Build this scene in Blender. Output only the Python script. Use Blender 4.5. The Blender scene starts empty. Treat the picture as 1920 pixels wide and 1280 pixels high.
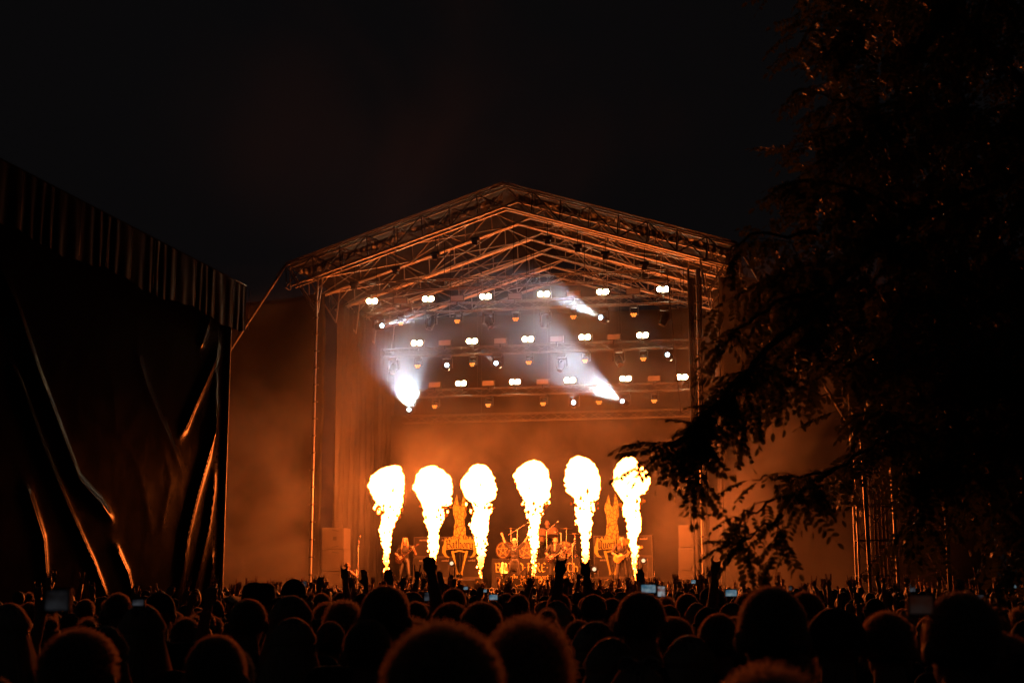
import bpy, math, random
import numpy as np
from mathutils import Vector, Matrix, Quaternion, noise as mnoise

random.seed(7)
RNG = np.random.default_rng(7)
R = math.radians
scn = bpy.context.scene
COL = scn.collection

# ------------------------------------------------------------------ camera
F_PX = 2667.0                       # focal length in pixels of a 1920 wide frame (50 mm on full frame)
PITCH = math.atan(455 / F_PX)
CAM_Z = 1.9
cam_data = bpy.data.cameras.new('camera')
cam_data.sensor_width = 36.0
cam_data.lens = 36.0 * F_PX / 1920.0
cam_data.clip_start = 0.05
cam_data.clip_end = 2000.0
cam_data.dof.use_dof = True
cam_data.dof.focus_distance = 50.0
cam_data.dof.aperture_fstop = 4.8
cam = bpy.data.objects.new('camera', cam_data)
COL.objects.link(cam)
cam.location = (0, 0, CAM_Z)
cam.rotation_euler = (math.pi / 2 + PITCH, 0, 0)
scn.camera = cam

# ------------------------------------------------------------------ night sky, exposure, sampling
world = bpy.data.worlds.new('World')
scn.world = world
world.use_nodes = True
wn = world.node_tree.nodes
wbg = wn.get('Background') or wn.new('ShaderNodeBackground')
wbg.inputs['Color'].default_value = (0.92, 0.90, 1.0, 1)
wbg.inputs['Strength'].default_value = 0.0025
scn.view_settings.view_transform = 'Standard'
scn.view_settings.look = 'None'
scn.view_settings.exposure = 0.0
scn.view_settings.gamma = 1.0
scn.view_settings.use_curve_mapping = False
cy = scn.cycles
cy.use_denoising = True
cy.max_bounces = 4
cy.diffuse_bounces = 2
cy.glossy_bounces = 2
cy.transmission_bounces = 3
cy.volume_bounces = 0
cy.use_light_tree = False
cy.transparent_max_bounces = 8
cy.sample_clamp_indirect = 3.0
cy.sample_clamp_direct = 0.0
cy.caustics_reflective = False
cy.caustics_refractive = False
cy.volume_step_rate = 1.0
cy.volume_max_steps = 64

# ------------------------------------------------------------------ frames of reference
def ray(px, py):
    dx = (px - 960) / F_PX
    dy = (640 - py) / F_PX
    return Vector((dx, math.cos(PITCH) - dy * math.sin(PITCH), math.sin(PITCH) + dy * math.cos(PITCH)))

def at(px, py, depth):
    """World point seen at a place of the photograph, a given number of metres away along the ground."""
    r = ray(px, py)
    return Vector((0, 0, CAM_Z)) + r * (depth / r.y)

TH = R(11.6)                       # the stage is turned: its right end is nearer
SC, SS = math.cos(TH), math.sin(TH)
SX, SY = -0.28, 50.0
DECK = 1.75

def S(u, v, z=0.0):
    return Vector((SX + u * SC + v * SS, SY - u * SS + v * SC, z))

# ------------------------------------------------------------------ mesh helpers
def link(o, parent=None):
    COL.objects.link(o)
    if parent is not None:
        o.parent = parent
    return o

def tag(o, label=None, cat=None, group=None, kind=None):
    if label: o['label'] = label
    if cat: o['category'] = cat
    if group: o['group'] = group
    if kind: o['kind'] = kind
    return o

def empty(name, loc=(0, 0, 0), rz=0.0, parent=None):
    o = bpy.data.objects.new(name, None)
    o.empty_display_size = 0.2
    o.location = loc
    o.rotation_euler = (0, 0, rz)
    return link(o, parent)

def thing(name, label, cat, loc=(0, 0, 0), rz=0.0, group=None):
    return tag(empty(name, loc, rz), label, cat, group)

def sthing(name, label, cat, u, v, z, rz=0.0, group=None):
    return thing(name, label, cat, S(u, v, z), -TH + rz, group)

class MB:
    def __init__(self):
        self.v = []; self.f = []; self.m = []
    def add(self, verts, faces, mi=0):
        n = len(self.v)
        self.v.extend([tuple(p) for p in verts])
        self.f.extend([tuple(i + n for i in q) for q in faces])
        self.m.extend([mi] * len(faces))
        return self
    def box(self, x0, x1, y0, y1, z0, z1, mi=0):
        v = [(x0, y0, z0), (x1, y0, z0), (x1, y1, z0), (x0, y1, z0), (x0, y0, z1), (x1, y0, z1), (x1, y1, z1), (x0, y1, z1)]
        return self.add(v, [(0, 3, 2, 1), (4, 5, 6, 7), (0, 1, 5, 4), (1, 2, 6, 5), (2, 3, 7, 6), (3, 0, 4, 7)], mi)
    def tube(self, pts, rad, n=8, mi=0, cap=True, flat=1.0):
        pts = [Vector(p) for p in pts]
        if not hasattr(rad, '__len__'): rad = [rad] * len(pts)
        verts = []; faces = []
        ref = Vector((0.13, 0.21, 1.0)).normalized()
        for i, p in enumerate(pts):
            a = pts[max(i - 1, 0)]; b = pts[min(i + 1, len(pts) - 1)]
            d = (b - a)
            d = d.normalized() if d.length > 1e-9 else Vector((0, 0, 1))
            r_ = ref if abs(d.dot(ref)) < 0.95 else Vector((1, 0, 0))
            x = d.cross(r_).normalized(); y = d.cross(x).normalized()
            for k in range(n):
                an = 2 * math.pi * k / n
                verts.append(p + x * (math.cos(an) * rad[i]) + y * (math.sin(an) * rad[i] * flat))
        for i in range(len(pts) - 1):
            for k in range(n):
                k2 = (k + 1) % n
                faces.append((i * n + k, i * n + k2, (i + 1) * n + k2, (i + 1) * n + k))
        if cap:
            faces.append(tuple(range(n - 1, -1, -1)))
            faces.append(tuple(range((len(pts) - 1) * n, len(pts) * n)))
        return self.add(verts, faces, mi)
    def ball(self, c, r, nu=10, nv=7, mi=0):
        c = Vector(c)
        r = Vector((r, r, r)) if not hasattr(r, '__len__') else Vector(r)
        verts = [c + Vector((0, 0, -r.z))]
        for j in range(1, nv):
            ph = -math.pi / 2 + math.pi * j / nv
            for i in range(nu):
                a = 2 * math.pi * i / nu
                verts.append(c + Vector((math.cos(a) * math.cos(ph) * r.x, math.sin(a) * math.cos(ph) * r.y, math.sin(ph) * r.z)))
        verts.append(c + Vector((0, 0, r.z)))
        faces = []
        for i in range(nu):
            faces.append((0, 1 + (i + 1) % nu, 1 + i))
            for j in range(nv - 2):
                a = 1 + j * nu
                faces.append((a + i, a + (i + 1) % nu, a + nu + (i + 1) % nu, a + nu + i))
            a = 1 + (nv - 2) * nu
            faces.append((a + i, a + (i + 1) % nu, len(verts) - 1))
        return self.add(verts, faces, mi)
    def slab(self, poly, y0, y1, mi=0):
        """Extrude an outline given in the xz plane from y0 to y1."""
        n = len(poly)
        v = [(p[0], y0, p[1]) for p in poly] + [(p[0], y1, p[1]) for p in poly]
        f = [tuple(range(n)), tuple(range(2 * n - 1, n - 1, -1))]
        f += [(i, i + n, (i + 1) % n + n, (i + 1) % n) for i in range(n)]
        return self.add(v, f, mi)
    def grid(self, fn, nu, nv, mi=0):
        v = [fn(i / nu, j / nv) for j in range(nv + 1) for i in range(nu + 1)]
        f = [(j * (nu + 1) + i, j * (nu + 1) + i + 1, (j + 1) * (nu + 1) + i + 1, (j + 1) * (nu + 1) + i) for j in range(nv) for i in range(nu)]
        return self.add(v, f, mi)
    def disc(self, c, axis, r, n=16, mi=0):
        c = Vector(c); d = Vector(axis).normalized()
        q = d.to_track_quat('Z', 'Y')
        v = [c + q @ Vector((math.cos(2 * math.pi * k / n) * r, math.sin(2 * math.pi * k / n) * r, 0)) for k in range(n)]
        return self.add(v, [tuple(range(n))], mi)
    def mesh(self, name, mats, smooth=False):
        me = bpy.data.meshes.new(name)
        me.from_pydata(self.v, [], self.f)
        for m in (mats if isinstance(mats, (list, tuple)) else [mats]):
            me.materials.append(m)
        if any(self.m):
            me.polygons.foreach_set('material_index', self.m)
        if smooth:
            me.polygons.foreach_set('use_smooth', [True] * len(self.f))
        me.update()
        return me
    def build(self, name, mats, parent=None, smooth=False):
        return link(bpy.data.objects.new(name, self.mesh(name, mats, smooth)), parent)

def mesh_np(name, verts, faces, mats, smooth=True, midx=None):
    me = bpy.data.meshes.new(name)
    me.from_pydata(np.asarray(verts).tolist(), [], np.asarray(faces).tolist())
    for m in (mats if isinstance(mats, (list, tuple)) else [mats]):
        me.materials.append(m)
    if smooth: me.polygons.foreach_set('use_smooth', [True] * len(me.polygons))
    if midx is not None: me.polygons.foreach_set('material_index', [int(x) for x in midx])
    me.update()
    return me

_unit = {}
def pipe(name, parent, p0, p1, r, mat, n=10):
    """A tube as its own object; alike tubes share one unit cylinder."""
    key = (mat.name, n)
    if key not in _unit:
        b = MB().tube([(0, 0, 0), (0, 0, 1)], 1.0, n)
        me = b.mesh('tube', mat, True)
        _unit[key] = me
    p0 = Vector(p0); p1 = Vector(p1)
    d = p1 - p0
    o = bpy.data.objects.new(name, _unit[key])
    o.rotation_mode = 'QUATERNION'
    o.location = p0
    o.rotation_quaternion = d.to_track_quat('Z', 'Y')
    o.scale = (r, r, d.length)
    return link(o, parent)

def copy_tree(o, parent=None):
    c = o.copy()
    COL.objects.link(c)
    c.parent = parent
    for ch in list(o.children):
        copy_tree(ch, c)
    return c

# ------------------------------------------------------------------ materials
M = {}
def node_mat(name):
    m = bpy.data.materials.new(name)
    m.use_nodes = True
    nt = m.node_tree
    return m, nt, nt.nodes, nt.links, nt.nodes['Principled BSDF']

def mat(name, col, rough=0.6, metal=0.0, spec=0.5, var=0.25, scale=6.0, bump=0.0, bscale=40.0, sheen=0.0, rvar=0.1, sheen_tint=None):
    m, nt, N, L, b = node_mat(name)
    tc = N.new('ShaderNodeTexCoord')
    nz = N.new('ShaderNodeTexNoise'); nz.inputs['Scale'].default_value = scale; nz.inputs['Detail'].default_value = 5
    L.new(tc.outputs['Object'], nz.inputs['Vector'])
    mx = N.new('ShaderNodeMix'); mx.data_type = 'RGBA'
    mx.inputs[6].default_value = tuple(c * (1 - var) for c in col) + (1,)
    mx.inputs[7].default_value = tuple(min(1, c * (1 + var)) for c in col) + (1,)
    L.new(nz.outputs['Fac'], mx.inputs[0]); L.new(mx.outputs[2], b.inputs['Base Color'])
    mr = N.new('ShaderNodeMapRange')
    mr.inputs['To Min'].default_value = max(0.02, rough - rvar); mr.inputs['To Max'].default_value = min(1, rough + rvar)
    L.new(nz.outputs['Fac'], mr.inputs['Value']); L.new(mr.outputs[0], b.inputs['Roughness'])
    b.inputs['Metallic'].default_value = metal
    b.inputs['Specular IOR Level'].default_value = spec
    if sheen:
        b.inputs['Sheen Weight'].default_value = sheen
        b.inputs['Sheen Roughness'].default_value = 0.35
        b.inputs['Sheen Tint'].default_value = (sheen_tint or (1, 1, 1)) + (1,)
    if bump:
        n2 = N.new('ShaderNodeTexNoise'); n2.inputs['Scale'].default_value = bscale; n2.inputs['Detail'].default_value = 4
        L.new(tc.outputs['Object'], n2.inputs['Vector'])
        bp = N.new('ShaderNodeBump'); bp.inputs['Strength'].default_value = bump; bp.inputs['Distance'].default_value = 0.02
        L.new(n2.outputs['Fac'], bp.inputs['Height']); L.new(bp.outputs[0], b.inputs['Normal'])
    M[name] = m
    return m

def emit(name, col, strength, var=0.0):
    m = bpy.data.materials.new(name); m.use_nodes = True
    N = m.node_tree.nodes; L = m.node_tree.links
    N.remove(N['Principled BSDF'])
    e = N.new('ShaderNodeEmission'); e.inputs['Color'].default_value = tuple(col) + (1,); e.inputs['Strength'].default_value = strength
    L.new(e.outputs[0], N['Material Output'].inputs['Surface'])
    M[name] = m
    return m

mat('alu', (0.34, 0.33, 0.32), 0.45, 0.85, var=0.35, scale=9, bump=0.1)
mat('alu_brace', (0.24, 0.235, 0.23), 0.5, 0.15, var=0.3, scale=9)
mat('truss_dark', (0.055, 0.052, 0.05), 0.4, 0.5, var=0.4, scale=7)
mat('dull_steel', (0.13, 0.125, 0.12), 0.5, 0.7, var=0.4, scale=7)
mat('velvet', (.009, .0088, .0087), .9, var=.3, scale=1.3)
mat('black_paint', (0.02, 0.02, 0.021), 0.5, var=0.3)
mat('black_metal', (0.014, 0.014, 0.015), 0.3, 0.3, var=0.3)
mat('black_cloth', (0.020, 0.019, 0.019), 0.85, var=0.35, scale=1.3, bump=0.25, bscale=6)
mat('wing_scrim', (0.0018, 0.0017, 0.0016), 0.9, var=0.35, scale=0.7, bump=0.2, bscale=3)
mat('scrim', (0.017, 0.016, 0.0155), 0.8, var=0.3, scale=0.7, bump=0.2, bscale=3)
mat('roof_tarp', (0.0045, 0.0045, 0.0047), 0.5, var=0.3, scale=0.8, bump=0.3, bscale=3)
mat('silver_tarp', (0.10, 0.10, 0.095), 0.32, var=0.3, scale=1.5, bump=0.4, bscale=8)
mat('vinyl', (0.008, 0.008, 0.0085), 0.17, spec=0.022, var=0.3, scale=2.5, bump=0.06, bscale=5, rvar=0.05)
mat('valance_tarp', (0.004, 0.004, 0.0042), 0.45, spec=0.03, var=0.3, scale=2.5)
mat('deck', (0.03, 0.027, 0.025), 0.6, var=0.3, scale=3, bump=0.1)
mat('ground', (0.05, 0.042, 0.032), 0.9, var=0.4, scale=0.8, bump=0.6, bscale=9)
mat('panel_face', (0.20, 0.19, 0.175), 0.5, var=0.1)
mat('glass_dark', (0.04, 0.04, 0.045), 0.12, var=0.1)
emit('blinder_lamp', (1.0, 0.72, 0.38), 60.0)
emit('wash_lamp', (1.0, 0.23, 0.03), 2.2)
emit('spot_lens', (0.6, 0.85, 1.0), 9.0)

def flame_material():
    m = bpy.data.materials.new('flame'); m.use_nodes = True
    N = m.node_tree.nodes; L = m.node_tree.links
    N.remove(N['Principled BSDF'])
    e = N.new('ShaderNodeEmission')
    at_ = N.new('ShaderNodeAttribute'); at_.attribute_name = 'hotness'
    tc = N.new('ShaderNodeTexCoord')
    nz = N.new('ShaderNodeTexNoise'); nz.inputs['Scale'].default_value = 12.0; nz.inputs['Detail'].default_value = 5; nz.inputs['Distortion'].default_value = 0.6
    L.new(tc.outputs['Object'], nz.inputs['Vector'])
    ms = N.new('ShaderNodeMath'); ms.operation = 'MULTIPLY_ADD'; ms.inputs[1].default_value = 0.26; ms.inputs[2].default_value = -0.13
    L.new(nz.outputs['Fac'], ms.inputs[0])
    ad = N.new('ShaderNodeMath'); ad.operation = 'ADD'
    L.new(at_.outputs['Fac'], ad.inputs[0]); L.new(ms.outputs[0], ad.inputs[1])
    cr = N.new('ShaderNodeValToRGB')
    el = cr.color_ramp.elements
    el[0].position = 0.0; el[0].color = (0.35, 0.05, 0.002, 1)
    el[1].position = 1.0; el[1].color = (1.0, 0.16, 0.021, 1)
    a = el.new(0.35); a.color = (0.9, 0.14, 0.007, 1)
    L.new(ad.outputs[0], cr.inputs['Fac'])
    st = N.new('ShaderNodeMapRange'); st.interpolation_type = 'LINEAR'
    pw = N.new('ShaderNodeMath'); pw.operation = 'POWER'; pw.inputs[1].default_value = 5.0; pw.use_clamp = False
    cl = N.new('ShaderNodeClamp')
    L.new(ad.outputs[0], cl.inputs['Value']); L.new(cl.outputs[0], pw.inputs[0])
    mu = N.new('ShaderNodeMath'); mu.operation = 'MULTIPLY_ADD'; mu.inputs[1].default_value = FLAME; mu.inputs[2].default_value = 1.1
    L.new(pw.outputs[0], mu.inputs[0])
    L.new(cr.outputs['Color'], e.inputs['Color']); L.new(mu.outputs[0], e.inputs['Strength'])
    L.new(e.outputs[0], N['Material Output'].inputs['Surface'])
    m.cycles.emission_sampling = 'FRONT'
    M['flame'] = m
FLAME = 88.0
SMOKE = 0.019
BLINDER = 75.0
BEAM = 6000.0
flame_material()

# ================================================================== GROUND
g = MB()
g.add([(-400, -60, 0), (400, -60, 0), (400, 700, 0), (-400, 700, 0)], [(0, 1, 2, 3)])
tag(g.build('ground', M['ground']), 'trodden dark festival field under the crowd', 'ground', kind='structure')

# ================================================================== FLAMES
FLAME_OUT = [  # outline of each jet in stage metres comes from these widths: (height px, left px, right px) of the photograph
 (660, [(150,375,385),(165,320,425),(190,250,440),(250,185,460),(330,152,465),(400,180,455),(480,215,440),(540,290,435),(600,268,415),(680,250,380),(750,234,360),(820,258,350),(900,268,340),(980,275,335),(1060,276,330),(1140,285,318)]),
 (660, [(155,700,720),(170,650,760),(185,612,790),(240,582,860),(320,560,885),(370,552,893),(430,590,872),(490,630,880),(540,636,820),(600,645,800),(680,655,800),(740,670,775),(800,685,775),(860,672,783),(920,685,770),(980,686,750),(1050,692,748),(1120,702,742),(1170,710,732)]),
 (660, [(140,1110,1130),(155,1080,1180),(170,1060,1205),(210,1030,1240),(260,987,1260),(330,970,1275),(390,990,1275),(450,1015,1268),(490,1068,1190),(560,1098,1210),(620,1072,1220),(680,1045,1225),(740,1066,1220),(800,1090,1200),(860,1096,1200),(920,1110,1190),(980,1112,1188),(1040,1114,1172),(1100,1125,1158),(1135,1135,1150)]),
 (940, [(105,280,300),(120,240,340),(140,200,372),(190,150,397),(250,107,425),(310,130,435),(380,152,430),(430,188,432),(490,215,375),(560,225,355),(610,232,350),(680,250,340),(750,236,336),(820,242,340),(880,265,335),(940,267,315),(1000,272,310),(1060,264,310),(1100,260,316),(1135,270,290)]),
 (940, [(70,670,700),(85,640,745),(100,618,775),(150,590,830),(210,576,860),(290,570,875),(350,576,870),(400,592,868),(440,645,865),(490,655,790),(540,660,785),(600,665,808),(660,658,813),(720,690,812),(780,705,785),(850,706,785),(920,706,783),(980,715,775),(1050,722,768),(1110,728,756),(1150,745,760)]),
 (940, [(65,1115,1145),(80,1085,1170),(100,1060,1192),(150,1030,1230),(200,1010,1285),(260,1000,1318),(320,992,1318),(370,1012,1295),(420,1052,1230),(480,1088,1230),(560,1080,1230),(600,1086,1235),(660,1105,1243),(720,1110,1240),(780,1120,1220),(850,1140,1215),(920,1146,1218),(980,1152,1216),(1050,1162,1212),(1110,1175,1203),(1170,1186,1196)]),
]
def stage_uz(px, py, v):
    r = ray(px, py)
    t = (SY + v * SC + SS / SC * (SX + v * SS)) / (r.y + SS / SC * r.x)
    return (t * r.x - SX - v * SS) / SC, CAM_Z + t * r.z

def fbm(p, oct_=4, lac=2.1):
    s = 0.0; a = 0.5; q = Vector(p)
    for _ in range(oct_):
        s += a * mnoise.noise(q); q = q * lac + Vector((3.1, 1.7, 9.2)); a *= 0.55
    return s

FLAME_V = 0.35
FWORD = ['first from the left with a curled puff', 'second from the left with the broadest head', 'third from the left beside the Bathory emblem',
         'fourth from the left beside the singer', 'fifth from the left with tall oval head', 'rightmost with its head behind the tree twig']
for fi, (x0, rows) in enumerate(FLAME_OUT):
    prof = []
    for (cyy, cl, cr_) in rows:
        py = 840 + cyy / 4.74
        ul, z = stage_uz(x0 + cl / 4.74, py, FLAME_V); ur, _ = stage_uz(x0 + cr_ / 4.74, py, FLAME_V)
        prof.append((z, ul, ur))
    prof = np.array(prof[::-1])
    zb = DECK + 0.22
    u0 = (prof[0, 1] + prof[0, 2]) / 2
    NR, NC = 190, 96
    zs = np.linspace(prof[0, 0], prof[-1, 0], NR)
    ul = np.interp(zs, prof[:, 0], prof[:, 1]); ur = np.interp(zs, prof[:, 0], prof[:, 2])
    ht = prof[-1, 0] - prof[0, 0]
    root = sthing('flame_jet', 'tall fire column on the stage, ' + FWORD[fi], 'flame', u0, FLAME_V, zb, group='six flame jets along the stage front')
    V = []; heat = []
    for j in range(NR):
        c_ = (ul[j] + ur[j]) / 2 - u0; w = max(0.012, (ur[j] - ul[j]) / 2 - (.07 if (zs[j] - prof[0, 0]) / ht < .5 else .035))
        t = (zs[j] - prof[0, 0]) / ht
        wob = 0.06 * mnoise.noise(Vector((fi * 7.7, 0, zs[j] * 1.3)))
        for k in range(NC):
            a = 2 * math.pi * k / NC
            d = Vector((math.cos(a), math.sin(a), 0))
            sp = Vector((d.x * w * 1.0 + fi * 13.0, d.y * w, zs[j]))
            n1 = fbm(sp * 3.2, 2); n2 = fbm(sp * 8.5 + Vector((5, 5, 5)), 4) + .5 * abs(fbm(sp * 15.0, 2))
            amp = 0.10 + 0.05 * (1 - t)
            disp = w * (1.0 + 0.16 * n1 * (1 if t > .5 else 2.4)) + amp * 1.25 * n2
            V.append((c_ + d.x * max(disp, 0.01), d.y * max(disp, 0.01) + wob, zs[j] - zb + 0.02 * n2))
            edge = (disp - w) / 0.06
            h = 1.0 - 0.02 * max(0.0, edge) - (0.34 if t < 0.10 else 0.34 * max(0, (0.24 - t) / 0.14) if t < 0.24 else 0)
            heat.append(max(0.0, h))
    top = len(V); V.append(((ul[-1] + ur[-1]) / 2 - u0, 0, prof[-1, 0] - zb + 0.01)); heat.append(1.0)
    bot = len(V); V.append((0, 0, prof[0, 0] - zb - 0.02)); heat.append(0.4)
    Fc = []
    for j in range(NR - 1):
        for k in range(NC):
            k2 = (k + 1) % NC
            Fc.append((j * NC + k, j * NC + k2, (j + 1) * NC + k2, (j + 1) * NC + k))
    for k in range(NC):
        k2 = (k + 1) % NC
        Fc.append(((NR - 1) * NC + k, (NR - 1) * NC + k2, top)); Fc.append((k2, k, bot))
    me = bpy.data.meshes.new('fire_column'); me.from_pydata(V, [], Fc); me.materials.append(M['flame'])
    at_ = me.attributes.new('hotness', 'FLOAT', 'POINT'); at_.data.foreach_set('value', heat)
    me.polygons.foreach_set('use_smooth', [True] * len(Fc))
    link(bpy.data.objects.new('fire_column', me), root)
    # loose licks of cooler fire torn off the column
    V = []; Fc = []; heat = []
    rr = random.Random(50 + fi)
    def lick(c, r, h, asp=1.5):
        n0 = len(V); nu, nv = 9, 8
        ph0 = rr.random() * 10
        for j in range(nv + 1):
            ph = -math.pi / 2 + math.pi * j / nv
            for i in range(nu):
                a = 2 * math.pi * i / nu
                d = Vector((math.cos(a) * math.cos(ph), math.sin(a) * math.cos(ph), math.sin(ph)))
                q = 1 + 1.7 * fbm(d * 1.9 + Vector((ph0, fi, 0)), 2)
                V.append((c[0] + d.x * r * q, c[1] + d.y * r * q, c[2] + d.z * r * q * asp)); heat.append(h)
        for j in range(nv):
            for i in range(nu):
                i2 = (i + 1) % nu
                Fc.append((n0 + j * nu + i, n0 + j * nu + i2, n0 + (j + 1) * nu + i2, n0 + (j + 1) * nu + i))
    for k in range(90):
        t = rr.random() ** 1.5 * 0.80
        z = prof[0, 0] + t * ht
        l = np.interp(z, prof[:, 0], prof[:, 1]) - u0; r_ = np.interp(z, prof[:, 0], prof[:, 2]) - u0
        a = rr.random() * 2 * math.pi
        w = (r_ - l) / 2 * rr.uniform(0.80, 1.10)
        lick(((l + r_) / 2 + math.cos(a) * w, math.sin(a) * w, z - zb + rr.uniform(-.1, .1)), rr.uniform(0.010, 0.034) * (0.6 + t), rr.choice((.04, .12, .92, 1.0, 1.0)), rr.uniform(1.0, 2.2))
    # ragged skirt under the head
    for k in range(34):
        z = prof[0, 0] + rr.uniform(0.52, 0.66) * ht
        l = np.interp(z + 0.35, prof[:, 0], prof[:, 1]) - u0; r_ = np.interp(z + 0.35, prof[:, 0], prof[:, 2]) - u0
        a = rr.random() * 2 * math.pi; w = (r_ - l) / 2 * rr.uniform(0.72, 1.0)
        lick(((l + r_) / 2 + math.cos(a) * w, math.sin(a) * w, z - zb), rr.uniform(0.02, 0.055), rr.choice((.03, .1, .15, .95)), rr.uniform(0.9, 1.5))
    if fi == 0:
        for k in range(26):
            q = k / 25
            ax = -4.62 + 0.42 * q + 0.04 * math.sin(q * 9); az = 4.45 + 0.16 * math.sin(q * 3.0)
            lick((ax - u0 + rr.uniform(-.04, .04), rr.uniform(-.08, .08), az - zb + rr.uniform(-.05, .05)), rr.uniform(.04, .08), rr.choice((.05, .15, .8)), 1.0)
    me = bpy.data.meshes.new('fire_licks'); me.from_pydata(V, [], Fc); me.materials.append(M['flame'])
    at_ = me.attributes.new('hotness', 'FLOAT', 'POINT'); at_.data.foreach_set('value', heat)
    me.polygons.foreach_set('use_smooth', [True] * len(Fc))
    tag(link(bpy.data.objects.new('fire_licks', me), root), kind='stuff')
    # the projector it shoots from
    pr = sthing('flame_projector', 'small black box on the stage lip under the %s fire column' % FWORD[fi].split()[0], 'flame projector', u0, FLAME_V, DECK, group='flame projectors')
    MB().box(-.18, .18, -.2, .2, 0, .16).build('case', M['black_paint'], pr)
    MB().tube([(0, 0, .16), (0, 0, .215)], [.05, .035], 10).build('nozzle', M['dull_steel'], pr)

# ================================================================== STAGE DECK
st = sthing('stage_deck', 'raised black stage deck with dark skirt behind the crowd', 'stage', 0, 0, 0)
for i in range(8):
    for j in range(6):
        MB().box(-8 + i * 2 + .006, -8 + i * 2 + 1.994, -.4 + j * 2.1 + .006, -.4 + j * 2.1 + 2.094, DECK - .16, DECK).build('deck_panel', M['deck'], st)
MB().grid(lambda a, b: (-8 + 16 * a, -.38 + .04 * math.sin(a * 220), .02 + (DECK - .2) * b), 160, 2).build('skirt', M['black_cloth'], st)
for i in range(9):
    for v in (0.0, 6.0, 12.0):
        pipe('leg', st, (-7.9 + i * 1.975, v, 0), (-7.9 + i * 1.975, v, DECK - .16), .03, M['dull_steel'])

# ================================================================== BACKDROP AND MASKING
def cloth_wall(name, label, cat, pts_fn, nu, nv, matn, group=None, thick=0.01):
    o = MB().grid(pts_fn, nu, nv).build(name, M[matn], None, True)
    so = o.modifiers.new('thickness', 'SOLIDIFY'); so.thickness = thick
    return tag(o, label, cat, group)

def backdrop_mat():
    m, nt, N, L, b = node_mat('backdrop_print')
    tc = N.new('ShaderNodeTexCoord')
    mp = N.new('ShaderNodeMapping'); mp.inputs['Scale'].default_value = (.28, 1, .45); L.new(tc.outputs['Object'], mp.inputs['Vector'])
    nz = N.new('ShaderNodeTexNoise'); nz.inputs['Scale'].default_value = 1.6; nz.inputs['Detail'].default_value = 8; nz.inputs['Distortion'].default_value = 1.8
    L.new(mp.outputs[0], nz.inputs['Vector'])
    cr = N.new('ShaderNodeValToRGB'); e = cr.color_ramp.elements
    e[0].position = .40; e[0].color = (.004, .004, .004, 1); e[1].position = .66; e[1].color = (.017, .016, .015, 1)
    L.new(nz.outputs['Fac'], cr.inputs['Fac']); L.new(cr.outputs[0], b.inputs['Base Color'])
    b.inputs['Roughness'].default_value = .85
    M['backdrop_print'] = m
backdrop_mat()
o = cloth_wall('stage_backdrop', 'dark printed cloth hanging across the rear of the stage', 'backdrop',
           lambda a, b: S(-7.6 + 15.2 * a, 10.6 + .05 * math.sin(a * 60) + .03 * math.sin(a * 23 + b * 4), DECK + 7.4 * b), 120, 10, 'backdrop_print')
cloth_wall('upper_masking_cloth', 'plain dark cloth above the printed backdrop behind the light trusses', 'cloth',
           lambda a, b: S(-8.2 + 16.4 * a, 10.95 + .04 * math.sin(a * 50), 8.9 + 4.6 * b), 90, 8, 'velvet')
for sgn, wd in ((-1, 'left'), (1, 'right')):
    cloth_wall('side_curtain', 'tall black curtain with long folds along the %s side of the stage' % wd, 'curtain',
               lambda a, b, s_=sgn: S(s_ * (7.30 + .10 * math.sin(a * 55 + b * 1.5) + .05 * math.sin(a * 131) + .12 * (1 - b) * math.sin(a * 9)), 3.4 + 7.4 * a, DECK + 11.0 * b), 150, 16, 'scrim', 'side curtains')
    # open wing outside the main posts: scrim stretched under the outrigger
    def wing(a, b, s_=sgn):
        u = 7.5 + 9.0 * a
        topz = 12.9 - .1 * max(0, u - 8.3)
        z = .2 + (topz - .2) * b
        sag = .25 * math.sin(b * math.pi * 1.2) * math.sin(a * math.pi) + .07 * math.sin(a * 16 + b * 11) + .06 * math.sin((a * 2 - b * 3) * 9)
        return S(s_ * u, 2.3 + sag, z)
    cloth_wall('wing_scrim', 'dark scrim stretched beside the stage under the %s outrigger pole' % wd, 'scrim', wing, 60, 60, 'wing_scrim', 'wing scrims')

# ================================================================== AIR
def volume_mat(name, dens, color, aniso):
    m = bpy.data.materials.new(name); m.use_nodes = True
    N = m.node_tree.nodes; L = m.node_tree.links
    N.remove(N['Principled BSDF'])
    pv = N.new('ShaderNodeVolumePrincipled')
    pv.inputs['Color'].default_value = tuple(color) + (1,); pv.inputs['Density'].default_value = dens; pv.inputs['Anisotropy'].default_value = aniso
    L.new(pv.outputs[0], N['Material Output'].inputs['Volume'])
    M[name] = m
    return m, N, L, pv
m, N, L, pv = volume_mat('haze_air', 0.00004, (.9, .9, .92), 0.25)
hz = MB().box(-60, 60, -6, 100, -1, 26).build('haze', M['haze_air'])
tag(hz, 'thin smoky night air over the whole festival field', 'haze', kind='stuff')

m, N, L, pv = volume_mat('stage_smoke', 0.01, (.92, .92, .95), 0.35)
tc = N.new('ShaderNodeTexCoord')
n1 = N.new('ShaderNodeTexNoise'); n1.inputs['Scale'].default_value = 0.30; n1.inputs['Detail'].default_value = 3.5; n1.inputs['Distortion'].default_value = 0.7
L.new(tc.outputs['Object'], n1.inputs['Vector'])
mr = N.new('ShaderNodeMapRange'); mr.inputs['From Min'].default_value = .46; mr.inputs['From Max'].default_value = .62
mr.inputs['To Min'].default_value = 0.0006; mr.inputs['To Max'].default_value = SMOKE
L.new(n1.outputs['Fac'], mr.inputs['Value'])
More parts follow.
